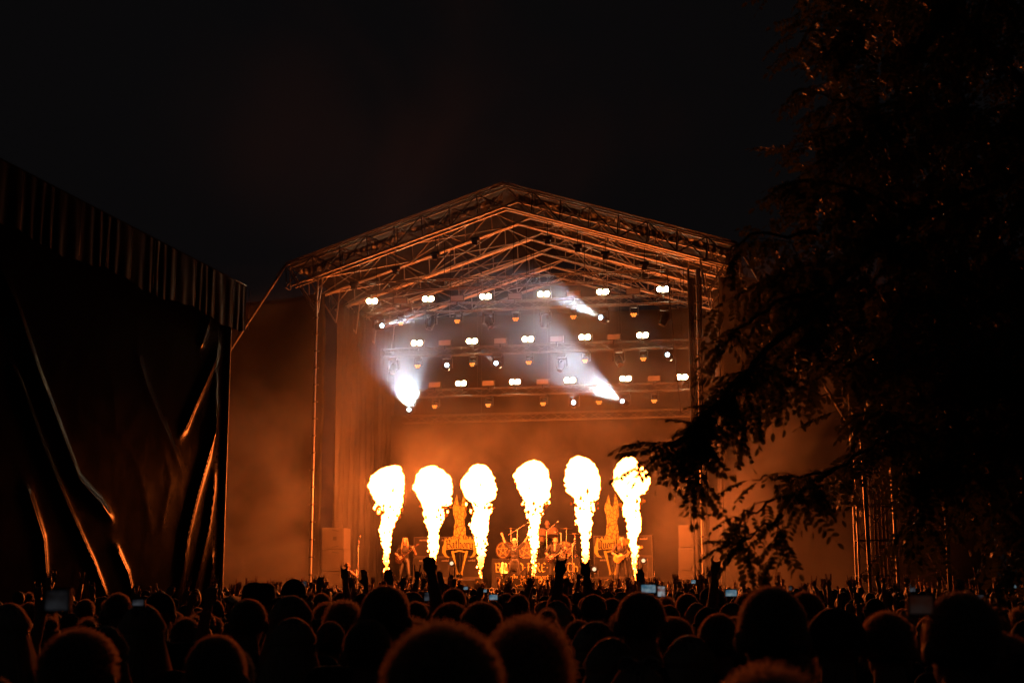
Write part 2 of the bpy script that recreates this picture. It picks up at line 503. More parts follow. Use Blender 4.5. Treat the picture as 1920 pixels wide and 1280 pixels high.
# fade towards the sides, the front and the top of the cloud so it has no box edges
sx = N.new('ShaderNodeSeparateXYZ'); L.new(tc.outputs['Object'], sx.inputs[0])
def fade(sock, a0, a1):
    q = N.new('ShaderNodeMapRange'); q.interpolation_type = 'SMOOTHSTEP'
    q.inputs['From Min'].default_value = a0; q.inputs['From Max'].default_value = a1
    L.new(sock, q.inputs['Value']); return q.outputs[0]
def mul(a, b):
    q = N.new('ShaderNodeMath'); q.operation = 'MULTIPLY'; L.new(a, q.inputs[0]); L.new(b, q.inputs[1]); return q.outputs[0]
d = mr.outputs[0]
# denser smoke added to catch the beams and make the wings glow: (u, v, z, radius, extra density)
SOFT = 5          # the first puffs hang in front of the lamps and are smooth
PUFFS = [(-5.2, 5.2, 9.8, 2.9, .036), (3.0, 5.0, 9.8, 3.0, .034), (2.2, 1.0, 11.9, 2.6, .05), (-4.9, 1.4, 11.8, 2.2, .06), (-5.8, 2.6, 10.0, 4.0, .012), (-10.5, -.2, 4.0, 6.4, .18), (10.8, -.2, 5.0, 6.8, .15), (-6.4, 3.0, 10.0, 3.4, .035), (-1.0, 3.5, 10.6, 2.6, .018), (0, 2.2, 6.6, 3.4, .006)]
n3 = N.new('ShaderNodeTexNoise'); n3.inputs['Scale'].default_value = 0.20; n3.inputs['Detail'].default_value = 3.0; n3.inputs['Distortion'].default_value = 1.2
L.new(tc.outputs['Object'], n3.inputs['Vector'])
for i_, (pu_, pv_, pz_, pr_, pd_) in enumerate(PUFFS):
    vd = N.new('ShaderNodeVectorMath'); vd.operation = 'DISTANCE'; vd.inputs[1].default_value = (pu_, pv_, pz_)
    L.new(tc.outputs['Object'], vd.inputs[0])
    q = N.new('ShaderNodeMapRange'); q.interpolation_type = 'SMOOTHSTEP'
    q.inputs['From Min'].default_value = pr_; q.inputs['From Max'].default_value = pr_ * .15; q.inputs['To Min'].default_value = 0; q.inputs['To Max'].default_value = pd_
    L.new(vd.outputs['Value'], q.inputs['Value'])
    nr = N.new('ShaderNodeMapRange'); nr.inputs['From Min'].default_value = .47; nr.inputs['From Max'].default_value = .585; nr.inputs['To Min'].default_value = .03
    L.new(n3.outputs['Fac'], nr.inputs['Value'])
    qq = q.outputs[0] if i_ < SOFT else mul(q.outputs[0], nr.outputs[0])
    ad = N.new('ShaderNodeMath'); ad.operation = 'ADD'; L.new(d, ad.inputs[0]); L.new(qq, ad.inputs[1]); d = ad.outputs[0]
for s_ in (fade(sx.outputs['X'], -16, -11), fade(sx.outputs['X'], 16, 11), fade(sx.outputs['Y'], -5.5, -1.0), fade(sx.outputs['Z'], 12.9, 12.2)):
    d = mul(d, s_)
# smoke thinned low down in mid stage so its glow veils the band less
vc = N.new('ShaderNodeVectorMath'); vc.operation = 'MULTIPLY'; vc.inputs[1].default_value = (.62, .55, 1.0); L.new(tc.outputs['Object'], vc.inputs[0])
vd = N.new('ShaderNodeVectorMath'); vd.operation = 'DISTANCE'; vd.inputs[1].default_value = (0, .8, 2.0); L.new(vc.outputs[0], vd.inputs[0])
q = N.new('ShaderNodeMapRange'); q.interpolation_type = 'SMOOTHSTEP'; q.inputs['From Min'].default_value = 2.2; q.inputs['From Max'].default_value = 5.0; q.inputs['To Min'].default_value = .12
L.new(vd.outputs['Value'], q.inputs['Value']); d = mul(d, q.outputs[0])
L.new(d, pv.inputs['Density'])
sm = MB().box(-16, 16, -5.5, 10.5, .1, 12.9).build('stage_smoke', M['stage_smoke'])
sm.location = S(0, 0, 0); sm.rotation_euler = (0, 0, -TH)
tag(sm, 'drifting orange lit smoke filling the stage and its wings', 'smoke', kind='stuff')

# thin smoke drifting up in front of the gable
m, N, L, pv = volume_mat('drift_smoke', 0.0015, (.9, .9, .93), 0.2)
tc = N.new('ShaderNodeTexCoord')
n1 = N.new('ShaderNodeTexNoise'); n1.inputs['Scale'].default_value = 0.13; n1.inputs['Detail'].default_value = 4; n1.inputs['Distortion'].default_value = 1.0
L.new(tc.outputs['Object'], n1.inputs['Vector'])
mr = N.new('ShaderNodeMapRange'); mr.inputs['From Min'].default_value = .45; mr.inputs['From Max'].default_value = .68; mr.inputs['To Max'].default_value = .0045
L.new(n1.outputs['Fac'], mr.inputs['Value'])
vd = N.new('ShaderNodeVectorMath'); vd.operation = 'MULTIPLY'; vd.inputs[1].default_value = (.5, 1, .9); L.new(tc.outputs['Object'], vd.inputs[0])
vl = N.new('ShaderNodeVectorMath'); vl.operation = 'LENGTH'; L.new(vd.outputs[0], vl.inputs[0])
L.new(mul(mr.outputs[0], fade(vl.outputs['Value'], 5.8, 2.0)), pv.inputs['Density'])
ds = MB().box(-12, 12, -4.0, 4.0, -6, 6.5).build('drifting_smoke', M['drift_smoke'])
ds.location = S(-2.0, -5.0, 18.0); ds.rotation_euler = (0, 0, -TH)
tag(ds, 'faint brown smoke drifting up above the gable of the stage', 'smoke', kind='stuff')

# ================================================================== STAGE ROOF
def ztop(u): return 16.22 - 0.318 * abs(u)
TD = 0.84                                        # truss depth
roof = sthing('stage_roof', 'gabled aluminium truss roof with black tarp over the stage', 'stage roof', 0, 0, 0)
HALF, NP = 8.3, 8
def roof_truss(v, box):
    t = empty('roof_truss', (0, v, 0), 0, roof)
    planes = (0.0, 0.42) if box else (0.0,)
    for y in planes:
        for sg in (-1, 1):
            pipe('top_chord', t, (0, y, ztop(0)), (sg * HALF, y, ztop(HALF)), .035, M['alu'])
            pipe('bottom_chord', t, (0, y, ztop(0) - TD), (sg * (HALF - .25), y, ztop(HALF - .25) - TD), .045, M['alu'])
            if not box:
                pipe('bottom_chord', t, (0, y + .16, ztop(0) - TD), (sg * (HALF - .25), y + .16, ztop(HALF - .25) - TD), .04, M['alu'])
            for k in range(NP):
                u0, u1 = HALF * k / NP, HALF * (k + 1) / NP
                a, b = (u0, u1) if (y > 0) == (k % 2 == 0) else (u1, u0)
                bm_ = M['truss_dark'] if (box and y == 0) else M['alu_brace']  # shade put into the colour: front braces dark, those behind pale as if lit
                pipe('brace', t, (sg * a, y, ztop(a)), (sg * b, y, ztop(b) - TD), .024, bm_, 8)
                pipe('brace', t, (sg * u1, y, ztop(u1)), (sg * (u1 - .05), y, ztop(u1) - TD), .021, bm_, 8)
            # haunch under the eave
            pipe('haunch', t, (sg * (HALF - 1.3), y, ztop(HALF - 1.3) - TD), (sg * (HALF - 1.15), y, ztop(HALF) - 1.75), .03, M['alu'])
            pipe('haunch', t, (sg * HALF, y, ztop(HALF)), (sg * (HALF - 1.15), y, ztop(HALF) - 1.75), .03, M['alu'])
    if box:
        for k in range(-NP, NP + 1):
            u = HALF * k / NP
            pipe('cross_tie', t, (u, 0, ztop(u) - TD), (u, .42, ztop(u) - TD), .016, M['alu'], 6)
    return t
for k, v in enumerate((0.0, 2.5, 5.0, 7.5, 10.0, 12.5)):
    roof_truss(v, k == 0)
# purlins and wind bracing between the trusses
for sg in (-1, 1):
    for u in (0.9, 3.1, 5.2, 7.3):
        pipe('purlin', roof, (sg * u, 0, ztop(u) - .06), (sg * u, 12.5, ztop(u) - .06), .03, M['dull_steel'])
    for k in range(5):
        for (a, b) in ((0.6, 4.2), (4.2, 7.8)):
            v0 = 2.5 * k + .1; v1 = v0 + 2.4
            pipe('wind_brace', roof, (sg * a, v0, ztop(a) - TD + .05), (sg * b, v1, ztop(b) - TD + .05), .022, M['alu'], 8)
            pipe('wind_brace', roof, (sg * b, v0, ztop(b) - TD + .05), (sg * a, v1, ztop(a) - TD + .05), .022, M['alu'], 8)
    # outriggers that carry the tarp edge down to the ground beside the stage
    for v in ((0.0,) if sg < 0 else (0.0, 5.0)):
        pipe('outrigger_pole', roof, (sg * HALF, v, ztop(HALF)), (sg * (15.8 if sg > 0 else 17.4), v, 0.05), .055 if v == 0 else .035, M['dull_steel'])
    def sheet(a, b, s_=sg):
        u = HALF * a
        return (s_ * u, -.12 + 13.0 * b, ztop(u) + .075 + .012 * math.sin(a * 26) * math.sin(b * 30))
    o = MB().grid(sheet, 40, 40).build('tarp', M['roof_tarp'], roof, True)
    o.modifiers.new('thickness', 'SOLIDIFY').thickness = .012
    # crumpled tarp hanging behind the front truss
    def crumple(a, b, s_=sg):
        u = .25 + 7.9 * a
        n = fbm((u * 2.2 * s_, b * 1.3, 3.3), 3) * .22 + .07 * math.sin(u * 24.0 + 3 * math.sin(u * 2.3)) * (1 - .6 * b)
        low = .26 + .35 * fbm((u * .9 * s_, 8, 0), 2)
        return (s_ * u, .95 + n, ztop(u) - .02 - low * (1 - b))
    o = MB().grid(crumple, 220, 12).build('gathered_tarp', M['silver_tarp'], roof, True)
    # rounded eave
    MB().tube([(sg * (HALF - .5), 0, ztop(HALF - .5) + .05), (sg * HALF, 0, ztop(HALF) + .02), (sg * (HALF + .35), 0, ztop(HALF) - .4)], .05, 10).build('eave_bend', M['dull_steel'], roof, True)
# ridge cap
MB().tube([(-.5, 0, ztop(.5) + .06), (-.2, 0, ztop(.2) + .07), (0, 0, ztop(0) + .03), (.2, 0, ztop(.2) + .07), (.5, 0, ztop(.5) + .06)], .045, 10).build('ridge_bend', M['alu'], roof, True)

# ================================================================== FRONT TOWERS
for sg, wd, pu in ((-1, 'left', -7.05), (1, 'right', 6.88)):
    tw = sthing('roof_tower', 'slim %s front mast of the stage with clamped pipe and black wrap' % wd, 'mast', pu, .1, 0, group='front masts')
    pipe('pole', tw, (0, -.12, .0), (0, -.12, 12.75), .05, M['alu'])
    for z in np.arange(1.6, 12.7, .62):
        o = MB().tube([(0, -.12, z), (0, -.12, z + .06)], .075, 10).build('clamp', M['dull_steel'], tw, True)
        MB().box(-.13 if int(z * 10) % 2 else .06, -.06 if int(z * 10) % 2 else .13, -.15, -.09, z, z + .05).build('bolt', M['dull_steel'], o)
    for (x, y) in (((-.02, .45), (sg * -.4, .45)) if sg > 0 else ()):
        pipe('pole', tw, (x + .06, y, 0), (x + .06, y, 12.9), .04, M['black_paint'])
    for k in range(12 if sg > 0 else 0):
        pipe('rung', tw, (.04, .45, 1 + k), (sg * -.4 + .06, .45, 1.5 + k), .018, M['black_paint'], 6)
    def wrap(a, b, s_=sg):
        x = (-.16 + .5 * a) * (1 if s_ > 0 else -1)
        pull = (1 - b) ** 2 * .25 * a
        return (x - s_ * .2 + s_ * .05 * math.sin(b * 6) * a, .62 + .07 * math.sin(a * 14 + b * 5) + pull, .4 + 12.2 * b)
    if sg > 0: MB().grid(wrap, 30, 40).build('cloth_wrap', M['black_cloth'], tw, True)

# ================================================================== LIGHT TRUSSES AND FIXTURES
def light_truss(label, u0, u1, v, z, hgt=.3, nn=24):
    t = sthing('lighting_truss', label, 'truss', 0, v, z, group='lighting trusses')
    ch = [(0, 0), (.3, 0), (0, hgt), (.3, hgt)]
    for (y, zz) in ch:
        pipe('chord', t, (u0, y, zz), (u1, y, zz), .024, M['truss_dark'], 8)
    for k in range(nn):
        a = u0 + (u1 - u0) * k / nn; b = u0 + (u1 - u0) * (k + 1) / nn
        pipe('brace', t, (a, 0, 0 if k % 2 else hgt), (b, 0, hgt if k % 2 else 0), .011, M['truss_dark'], 6)
        pipe('brace', t, (a, .3, hgt if k % 2 else 0), (b, .3, 0 if k % 2 else hgt), .011, M['truss_dark'], 6)
    for k in range(5):
        uu = u0 + .4 + (u1 - u0 - .8) * k / 4
        pipe('chain', t, (uu, .15, hgt), (uu, .15, hgt + max(.4, ztop(uu) - TD - z - hgt)), .012, M['black_metal'], 6)
    return t
light_truss('empty double light truss hung highest, just under the roof', -5.6, 5.75, 1.2, 12.72, .36, 30)
TZ = {1: 12.12, 2: 10.82, 3: 9.50}
TV = {1: 2.5, 2: 4.8, 3: 7.2}
light_truss('upper lamp truss with six lamp pairs', -6.0, 6.6, TV[1], TZ[1])
light_truss('middle lamp truss with five lamp pairs', -6.0, 6.3, TV[2], TZ[2])
light_truss('lower lamp truss nearest the rear cloth', -6.0, 6.5, TV[3], TZ[3])
light_truss('lowest bare truss along the top edge of the printed backdrop', -6.4, 6.4, 9.4, 8.70, .3, 24)

def blinder_proto():
    t = empty('blinder_light')
    MB().box(-.27, .27, .02, .20, -.14, .14).build('housing', M['black_metal'], t)
    for sx_ in (-.125, .125):
        l = MB().tube([(sx_, .02, 0), (sx_, -.03, 0)], .115, 20).build('reflector', M['black_metal'], t, True)
        b = MB()
        pts = []
        for r_, y_ in ((.10, -.031), (.07, -.05), (.03, -.06)):
            pts.append((r_, y_))
        n = 18
        vs = [(sx_ + r_ * math.cos(2 * math.pi * k / n), y_, r_ * math.sin(2 * math.pi * k / n)) for (r_, y_) in pts for k in range(n)] + [(sx_, -.063, 0)]
        fs = [(j * n + k, j * n + (k + 1) % n, (j + 1) * n + (k + 1) % n, (j + 1) * n + k) for j in range(2) for k in range(n)] + [(2 * n + k, 2 * n + (k + 1) % n, 3 * n) for k in range(n)]
        b.add(vs, fs); b.build('lamp', M['blinder_lamp'], t)
    y = MB(); y.tube([(-.29, .1, 0), (-.29, .1, -.2), (.29, .1, -.2), (.29, .1, 0)], .012, 6); y.build('yoke', M['black_metal'], t)
    MB().box(-.03, .03, .07, .13, -.30, -.19).build('clamp', M['black_metal'], t)
    return t
def panel_proto():
    t = empty('strobe_panel')
    MB().box(-.26, .26, .0, .12, -.13, .13).build('housing', M['black_metal'], t)
    MB().box(-.24, .24, -.012, -.002, -.10, .10).build('diffuser', M['panel_face'], t)
    MB().box(-.03, .03, .03, .09, -.28, -.13).build('clamp', M['black_metal'], t)
    return t
def wash_proto():
    t = empty('led_wash_light')
    MB().box(-.12, .12, -.1, .1, .22, .32).build('base', M['black_paint'], t)
    for sx_ in (-.15, .15):
        MB().box(sx_ - .02, sx_ + .02, -.06, .06, -.05, .24).build('yoke_arm', M['black_paint'], t)
    h = MB().tube([(0, .10, .06), (0, .06, .02), (0, -.09, -.03), (0, -.10, -.035)], [.08, .12, .135, .135], 16).build('head', M['black_paint'], t, True)
    for k in range(7):
        a = k * math.pi / 3
        r_ = 0 if k == 6 else .082
        MB().disc((r_ * math.cos(a), -.112, r_ * math.sin(a) * .95 - .038), (0, -1, -.3), .036, 10).build('lens', M['wash_lamp'], h)
    return t
protos = {'blinder_light': blinder_proto(), 'strobe_panel': panel_proto(), 'led_wash_light': wash_proto()}
used = set()
def place(kind, u, v, z, label, cat, group, rot=None):
    o = protos[kind] if kind not in used else copy_tree(protos[kind])
    used.add(kind)
    o.location = S(u, v, z); o.rotation_euler = (0, 0, -TH)
    tag(o, label, cat, group)
    return o
ORD = ['first', 'second', 'third', 'fourth', 'fifth', 'sixth']
ROWW = {1: 'upper', 2: 'middle', 3: 'lower'}
ROWU = {1: np.linspace(-5.66, 5.47, 6), 2: np.linspace(-4.5, 4.44, 5), 3: np.linspace(-5.53, 5.72, 6)}
ROWZ = {1: 12.575, 2: 11.295, 3: 9.985}
PAIR_LIGHTS = []
for r_ in (1, 2, 3):
    us = ROWU[r_]
    for i, u in enumerate(us):
        if r_ == 3 and i == 0: continue
        o = place('blinder_light', u, TV[r_] - .16, ROWZ[r_], 'glowing warm lamp pair, %s from the left on the %s lamp truss' % (ORD[i], ROWW[r_]), 'stage light', 'blinder pairs on the trusses')
        ld = bpy.data.lights.new('lamp_glow', 'SPOT'); ld.energy = BLINDER; ld.color = (1.0, .68, .34); ld.spot_size = R(150); ld.spot_blend = .25; ld.shadow_soft_size = .1
        lo = link(bpy.data.objects.new('lamp_glow', ld), o); lo.location = (0, -.1, 0)
        lo.rotation_euler = (R(90 - 8), 0, 0)
    mids = (us[1:] + us[:-1]) / 2
    for i, u in enumerate(mids):
        if r_ == 3 and i == 3: continue
        place('strobe_panel', u, TV[r_] - .14, ROWZ[r_] - .02, 'unlit flat strobe panel, %s from the left on the %s lamp truss' % (ORD[i], ROWW[r_]), 'stage light', 'strobe panels on the trusses')
    wu = mids if r_ != 2 else us
    for i, u in enumerate(wu):
        o = place('led_wash_light', u, TV[r_] + .1, TZ[r_] - .36, 'small orange honeycomb wash lamp, %s from the left under the %s truss' % (ORD[i], ROWW[r_]), 'stage light', 'wash lamps under the trusses')
        o.rotation_euler = (0, 0, -TH + R(random.uniform(-14, 14)))
MH = []   # moving heads: (row, u, lit, phi, alpha, half angle, power)
CAMV = Vector((0, 0, CAM_Z))
def beam_dir(pos, phi, alpha):
    tc_ = (CAMV - pos).normalized()
    right = Vector((1, 0, 0)) - tc_ * tc_.x; right.normalize()
    up = tc_.cross(right) * -1
    if up.z < 0: up = -up
    return (tc_ * math.cos(phi) + (right * math.cos(alpha) + up * math.sin(alpha)) * math.sin(phi)).normalized()
def moving_head(u, v, z, label, direction=None, power=0, half=7.0, radius=.05):
    t = sthing('moving_head_light', label, 'stage light', u, v, z, group='moving heads under the trusses')
    MB().box(-.17, .17, -.13, .13, .30, .42).build('base', M['black_paint'], t)
    for sx_ in (-.2, .2):
        MB().slab([(sx_ - .03, -.06), (sx_ + .03, -.06), (sx_ + .03, .31), (sx_ - .03, .31)], -.07, .07).build('yoke_arm', M['black_paint'], t)
    if direction is None:
        direction = Vector((random.uniform(-.5, .5), random.uniform(-.9, .1), -1)).normalized()
    rot = Matrix.Rotation(TH, 3, 'Z')
    d = rot @ direction            # into the fixture's own frame
    q = d.to_track_quat('Z', 'Y')
    h = MB().tube([(0, 0, -.22), (0, 0, -.2), (0, 0, 0), (0, 0, .22), (0, 0, .26)], [.09, .14, .155, .13, .13], 18).build('head', M['black_metal'], t, True)
    h.rotation_mode = 'QUATERNION'; h.rotation_quaternion = q
    n = 20
    rim = MB().tube([(0, 0, .25), (0, 0, .285)], [.135, .135], n, cap=False).build('rim', M['dull_steel'], h, True)
    MB().disc((0, 0, .268), (0, 0, 1), .085, n).build('lens', M['spot_lens'] if power else M['glass_dark'], h)
    if power:
        ld = bpy.data.lights.new('beam_lamp', 'SPOT'); ld.energy = power; ld.color = (.72, .88, 1.0)
        ld.spot_size = R(2 * half); ld.spot_blend = .8; ld.shadow_soft_size = radius
        lo = link(bpy.data.objects.new('beam_lamp', ld), t)
        lo.location = d * .30
        lo.rotation_mode = 'QUATERNION'; lo.rotation_quaternion = (-d).to_track_quat('Z', 'Y')
    return t
def mh_at(px, py, row, label, phi=None, alpha=None, power=0, half=7.0, dv=-.45):
    v = TV[row] + dv
    u, z = stage_uz(px, py, v)
    d = beam_dir(S(u, v, z), R(phi), R(alpha)) if phi is not None else None
    return moving_head(u, v, z, label, d, power, half)
mh_at(710, 612, 1, 'moving head with a short white beam to the right, leftmost under the upper truss', 28, 14, BEAM * 1.3, 6)
mh_at(808, 605, 1, 'dark moving head, second from the left under the upper truss')
mh_at(916, 603, 1, 'dark moving head, third from the left under the upper truss')
mh_at(1022, 601, 1, 'dim moving head in grey smoke, fourth under the upper truss')
mh_at(1132, 598, 1, 'moving head throwing a white cone up to the left from the upper truss', 28, 152, BEAM * 2.6, 7.4)
mh_at(1246, 597, 1, 'dark moving head, rightmost under the upper truss')
mh_at(737, 690, 2, 'dark moving head, leftmost under the middle truss', dv=.55)
mh_at(838, 687, 2, 'moving head with a pale lens, second under the middle truss', 12, 95, BEAM * .12, 6)
mh_at(933, 683, 2, 'moving head with a thin beam to the left, third under the middle truss', 17, 142, BEAM * .25, 3.5)
mh_at(1053, 685, 2, 'dark moving head in smoke, fourth under the middle truss')
mh_at(1160, 675, 2, 'dark moving head with glinting yoke, fifth under the middle truss')
mh_at(1254, 668, 2, 'moving head with a small soft beam, rightmost under the middle truss', 18, 128, BEAM * .5, 5.5)
mh_at(767, 770, 3, 'moving head with a round white burst of light, left end of the lower truss', 12, 92, BEAM * 6.0, 9.5)
mh_at(1076, 757, 3, 'moving head with a dot of light below the big white cone', 12, 100, BEAM * .12, 6)
mh_at(1172, 755, 3, 'moving head throwing the widest white cone up to the left', 28, 148, BEAM * 5.0, 11.5)

# chain hoists under the front roof truss
for i, u in enumerate((-5.8, -4.2, -2.7, -1.2, 1.5, 2.6, 3.6, 5.0)):
    t = sthing('chain_hoist', 'small dark chain hoist, %s from the left under the front roof truss' % (['first', 'second', 'third', 'fourth', 'fifth', 'sixth', 'seventh', 'eighth'][i]), 'hoist', u, .5, ztop(u) - TD - .75, group='chain hoists')
    MB().tube([(-.16, 0, .1), (-.14, 0, .1), (.14, 0, .1), (.16, 0, .1)], [.07, .1, .1, .07], 12).build('motor', M['black_metal'], t, True)
    MB().box(-.09, .09, -.09, .09, -.12, .05).build('chain_bag', M['black_cloth'], t)
    pipe('chain', t, (0, 0, .18), (0, 0, .72), .014, M['black_metal'], 6)
# loose ropes hanging by the right mast
for (a, b, lab) in (((1250, 505), (1276, 775), 'long thin black rope hanging in front of the right lamps'), ((1290, 600), (1299, 735), 'short black rope hanging beside the right mast')):
    ua, za = stage_uz(*a, .8); ub, zb_ = stage_uz(*b, .8)
    o = MB().tube([S(ua + (ub - ua) * k / 8, .8, za + (zb_ - za) * k / 8) for k in range(9)], .022, 6).build('rope', M['black_paint'])
    tag(o, lab, 'rope')

# ================================================================== PEOPLE: BODY BUILDER
def obj_random_mat(name, cols, rough=.8, sheen=.5, var=.3, spec=.3):
    """Cloth or hair whose colour differs from one wearer to the next."""
    m, nt, N, L, b = node_mat(name)
    oi = N.new('ShaderNodeObjectInfo')
    cr = N.new('ShaderNodeValToRGB'); cr.color_ramp.interpolation = 'CONSTANT'
    el = cr.color_ramp.elements
    el[0].color = tuple(cols[0]) + (1,); el[0].position = 0
    el[1].color = tuple(cols[1]) + (1,); el[1].position = 1 / len(cols)
    for i, c in enumerate(cols[2:]):
        e = el.new((i + 2) / len(cols)); e.color = tuple(c) + (1,)
    L.new(oi.outputs['Random'], cr.inputs['Fac'])
    tc = N.new('ShaderNodeTexCoord')
    nz = N.new('ShaderNodeTexNoise'); nz.inputs['Scale'].default_value = 9; nz.inputs['Detail'].default_value = 5
    L.new(tc.outputs['Object'], nz.inputs['Vector'])
    mx = N.new('ShaderNodeMix'); mx.data_type = 'RGBA'; mx.blend_type = 'MULTIPLY'; mx.inputs[0].default_value = var
    L.new(cr.outputs[0], mx.inputs[6]); L.new(nz.outputs['Color'], mx.inputs[7]); L.new(mx.outputs[2], b.inputs['Base Color'])
    b.inputs['Roughness'].default_value = rough; b.inputs['Specular IOR Level'].default_value = spec
    b.inputs['Sheen Weight'].default_value = sheen; b.inputs['Sheen Roughness'].default_value = .3
    bp = N.new('ShaderNodeBump'); bp.inputs['Strength'].default_value = .35; bp.inputs['Distance'].default_value = .02
    n2 = N.new('ShaderNodeTexNoise'); n2.inputs['Scale'].default_value = 14; L.new(tc.outputs['Object'], n2.inputs['Vector'])
    L.new(n2.outputs['Fac'], bp.inputs['Height']); L.new(bp.outputs[0], b.inputs['Normal'])
    M[name] = m
    return m
obj_random_mat('shirt', [(.016, .016, .017), (.02, .019, .02), (.012, .012, .012), (.05, .035, .03), (.02, .03, .04), (.03, .03, .03), (.06, .06, .06), (.015, .015, .015)])
obj_random_mat('trousers', [(.015, .015, .016), (.02, .03, .05), (.02, .02, .02)])
mat('skin', (.28, .165, .115), .5, var=.12, scale=11, sheen=.15)
mat('leather', (.010, .0095, .0095), .5, var=.3, scale=12)
mat('dark_shirt', (.010, .0095, .0095), .8, var=.3, scale=10)
mat('pale_cap', (.34, .31, .28), .8, var=.15)
mat('gold_hair', (.24, .15, .065), .5, var=.3, scale=30)

def hair_mat(name, cols, refl=.35, trans=.5):
    m, nt, N, L, b = node_mat(name)
    oi = N.new('ShaderNodeObjectInfo')
    cr = N.new('ShaderNodeValToRGB'); el = cr.color_ramp.elements
    el[0].color = tuple(cols[0]) + (1,); el[1].color = tuple(cols[1]) + (1,)
    L.new(oi.outputs['Random'], cr.inputs['Fac'])
    N.remove(b)
    b = N.new('ShaderNodeBsdfGlossy'); b.inputs['Roughness'].default_value = .42
    L.new(cr.outputs[0], b.inputs['Color'])
    tr = N.new('ShaderNodeBsdfTranslucent'); tr.inputs['Color'].default_value = (1.0, .74, .5, 1)
    mx = N.new('ShaderNodeMixShader'); mx.inputs[0].default_value = trans
    L.new(b.outputs[0], mx.inputs[1]); L.new(tr.outputs[0], mx.inputs[2])
    L.new(mx.outputs[0], N['Material Output'].inputs['Surface'])
    M[name] = m
hair_mat('hair_strand', [(.75, .58, .42), (.95, .80, .62)], trans=.5)
obj_random_mat('hair_mass', [(.012, .009, .007), (.02, .013, .009), (.035, .02, .012), (.009, .008, .008)], rough=.45, sheen=1.0, spec=.6)
obj_random_mat('headwear', [(.014, .014, .015), (.02, .02, .025), (.03, .015, .012)], rough=.85, sheen=.5)

def prim_mesh(p):
    """Low closed mesh of one body primitive: ('c', p0, p1, r0, r1, mat) or ('e', centre, radii, quat, mat)."""
    b = MB()
    if p[0] == 'c':
        p0, p1, r0, r1 = Vector(p[1]), Vector(p[2]), p[3], p[4]
        d = (p1 - p0); L_ = max(d.length, 1e-5); d = d / L_
        pts = [p0 - d * r0 * .95, p0 - d * r0 * .7, p0 - d * r0 * .35, p0, p0.lerp(p1, .5), p1, p1 + d * r1 * .35, p1 + d * r1 * .7, p1 + d * r1 * .95]
        rad = [r0 * .3, r0 * .71, r0 * .93, r0, (r0 + r1) / 2, r1, r1 * .93, r1 * .71, r1 * .3]
        b.tube(pts, rad, 14)
    else:
        b.ball((0, 0, 0), p[2], 18, 12)
        q = p[3] or Quaternion()
        b.v = [tuple(q @ Vector(v) + Vector(p[1])) for v in b.v]
    return b

def prim_dist(p, P):
    if p[0] == 'c':
        a = np.array(p[1]); b = np.array(p[2]); ab = b - a
        t = np.clip(((P - a) @ ab) / max(ab @ ab, 1e-9), 0, 1)
        return np.linalg.norm(P - (a + t[:, None] * ab), axis=1) - (p[3] + (p[4] - p[3]) * t)
    q = (p[3] or Quaternion()).inverted().to_matrix()
    X = (P - np.array(p[1])) @ np.array(q).T
    r_ = np.array(p[2])
    k = np.linalg.norm(X / r_, axis=1)
    return (k - 1) * r_.min()

def fused(name, prims, mats, voxel=.012, smooth=4, deci=None):
    """One continuous skin round all primitives; each face takes the material of the nearest one."""
    b = MB()
    for p in prims:
        q = prim_mesh(p); b.add(q.v, q.f)
    tmp = bpy.data.objects.new('tmp', b.mesh('tmp', []) if False else b.mesh('tmp', mats[0]))
    COL.objects.link(tmp)
    rm = tmp.modifiers.new('r', 'REMESH'); rm.mode = 'VOXEL'; rm.voxel_size = voxel; rm.use_smooth_shade = True
    if smooth:
        s_ = tmp.modifiers.new('s', 'SMOOTH'); s_.factor = .5; s_.iterations = smooth
    if deci:
        d_ = tmp.modifiers.new('d', 'DECIMATE'); d_.ratio = deci
    dg = bpy.context.evaluated_depsgraph_get(); dg.update()
    me = bpy.data.meshes.new_from_object(tmp.evaluated_get(dg))
    old = tmp.data
    bpy.data.objects.remove(tmp); bpy.data.meshes.remove(old)
    me.name = name
    me.materials.clear()
    for m in mats: me.materials.append(m)
    n = len(me.polygons)
    C = np.zeros(n * 3); me.polygons.foreach_get('center', C); C = C.reshape(-1, 3)
    best = np.full(n, 1e9); mi = np.zeros(n, int)
    for p in prims:
        dd = prim_dist(p, C)
        k = dd < best
        best[k] = dd[k]; mi[k] = p[-1]
    me.polygons.foreach_set('material_index', mi.tolist())
    me.polygons.foreach_set('use_smooth', [True] * n)
    me.update()
    return me

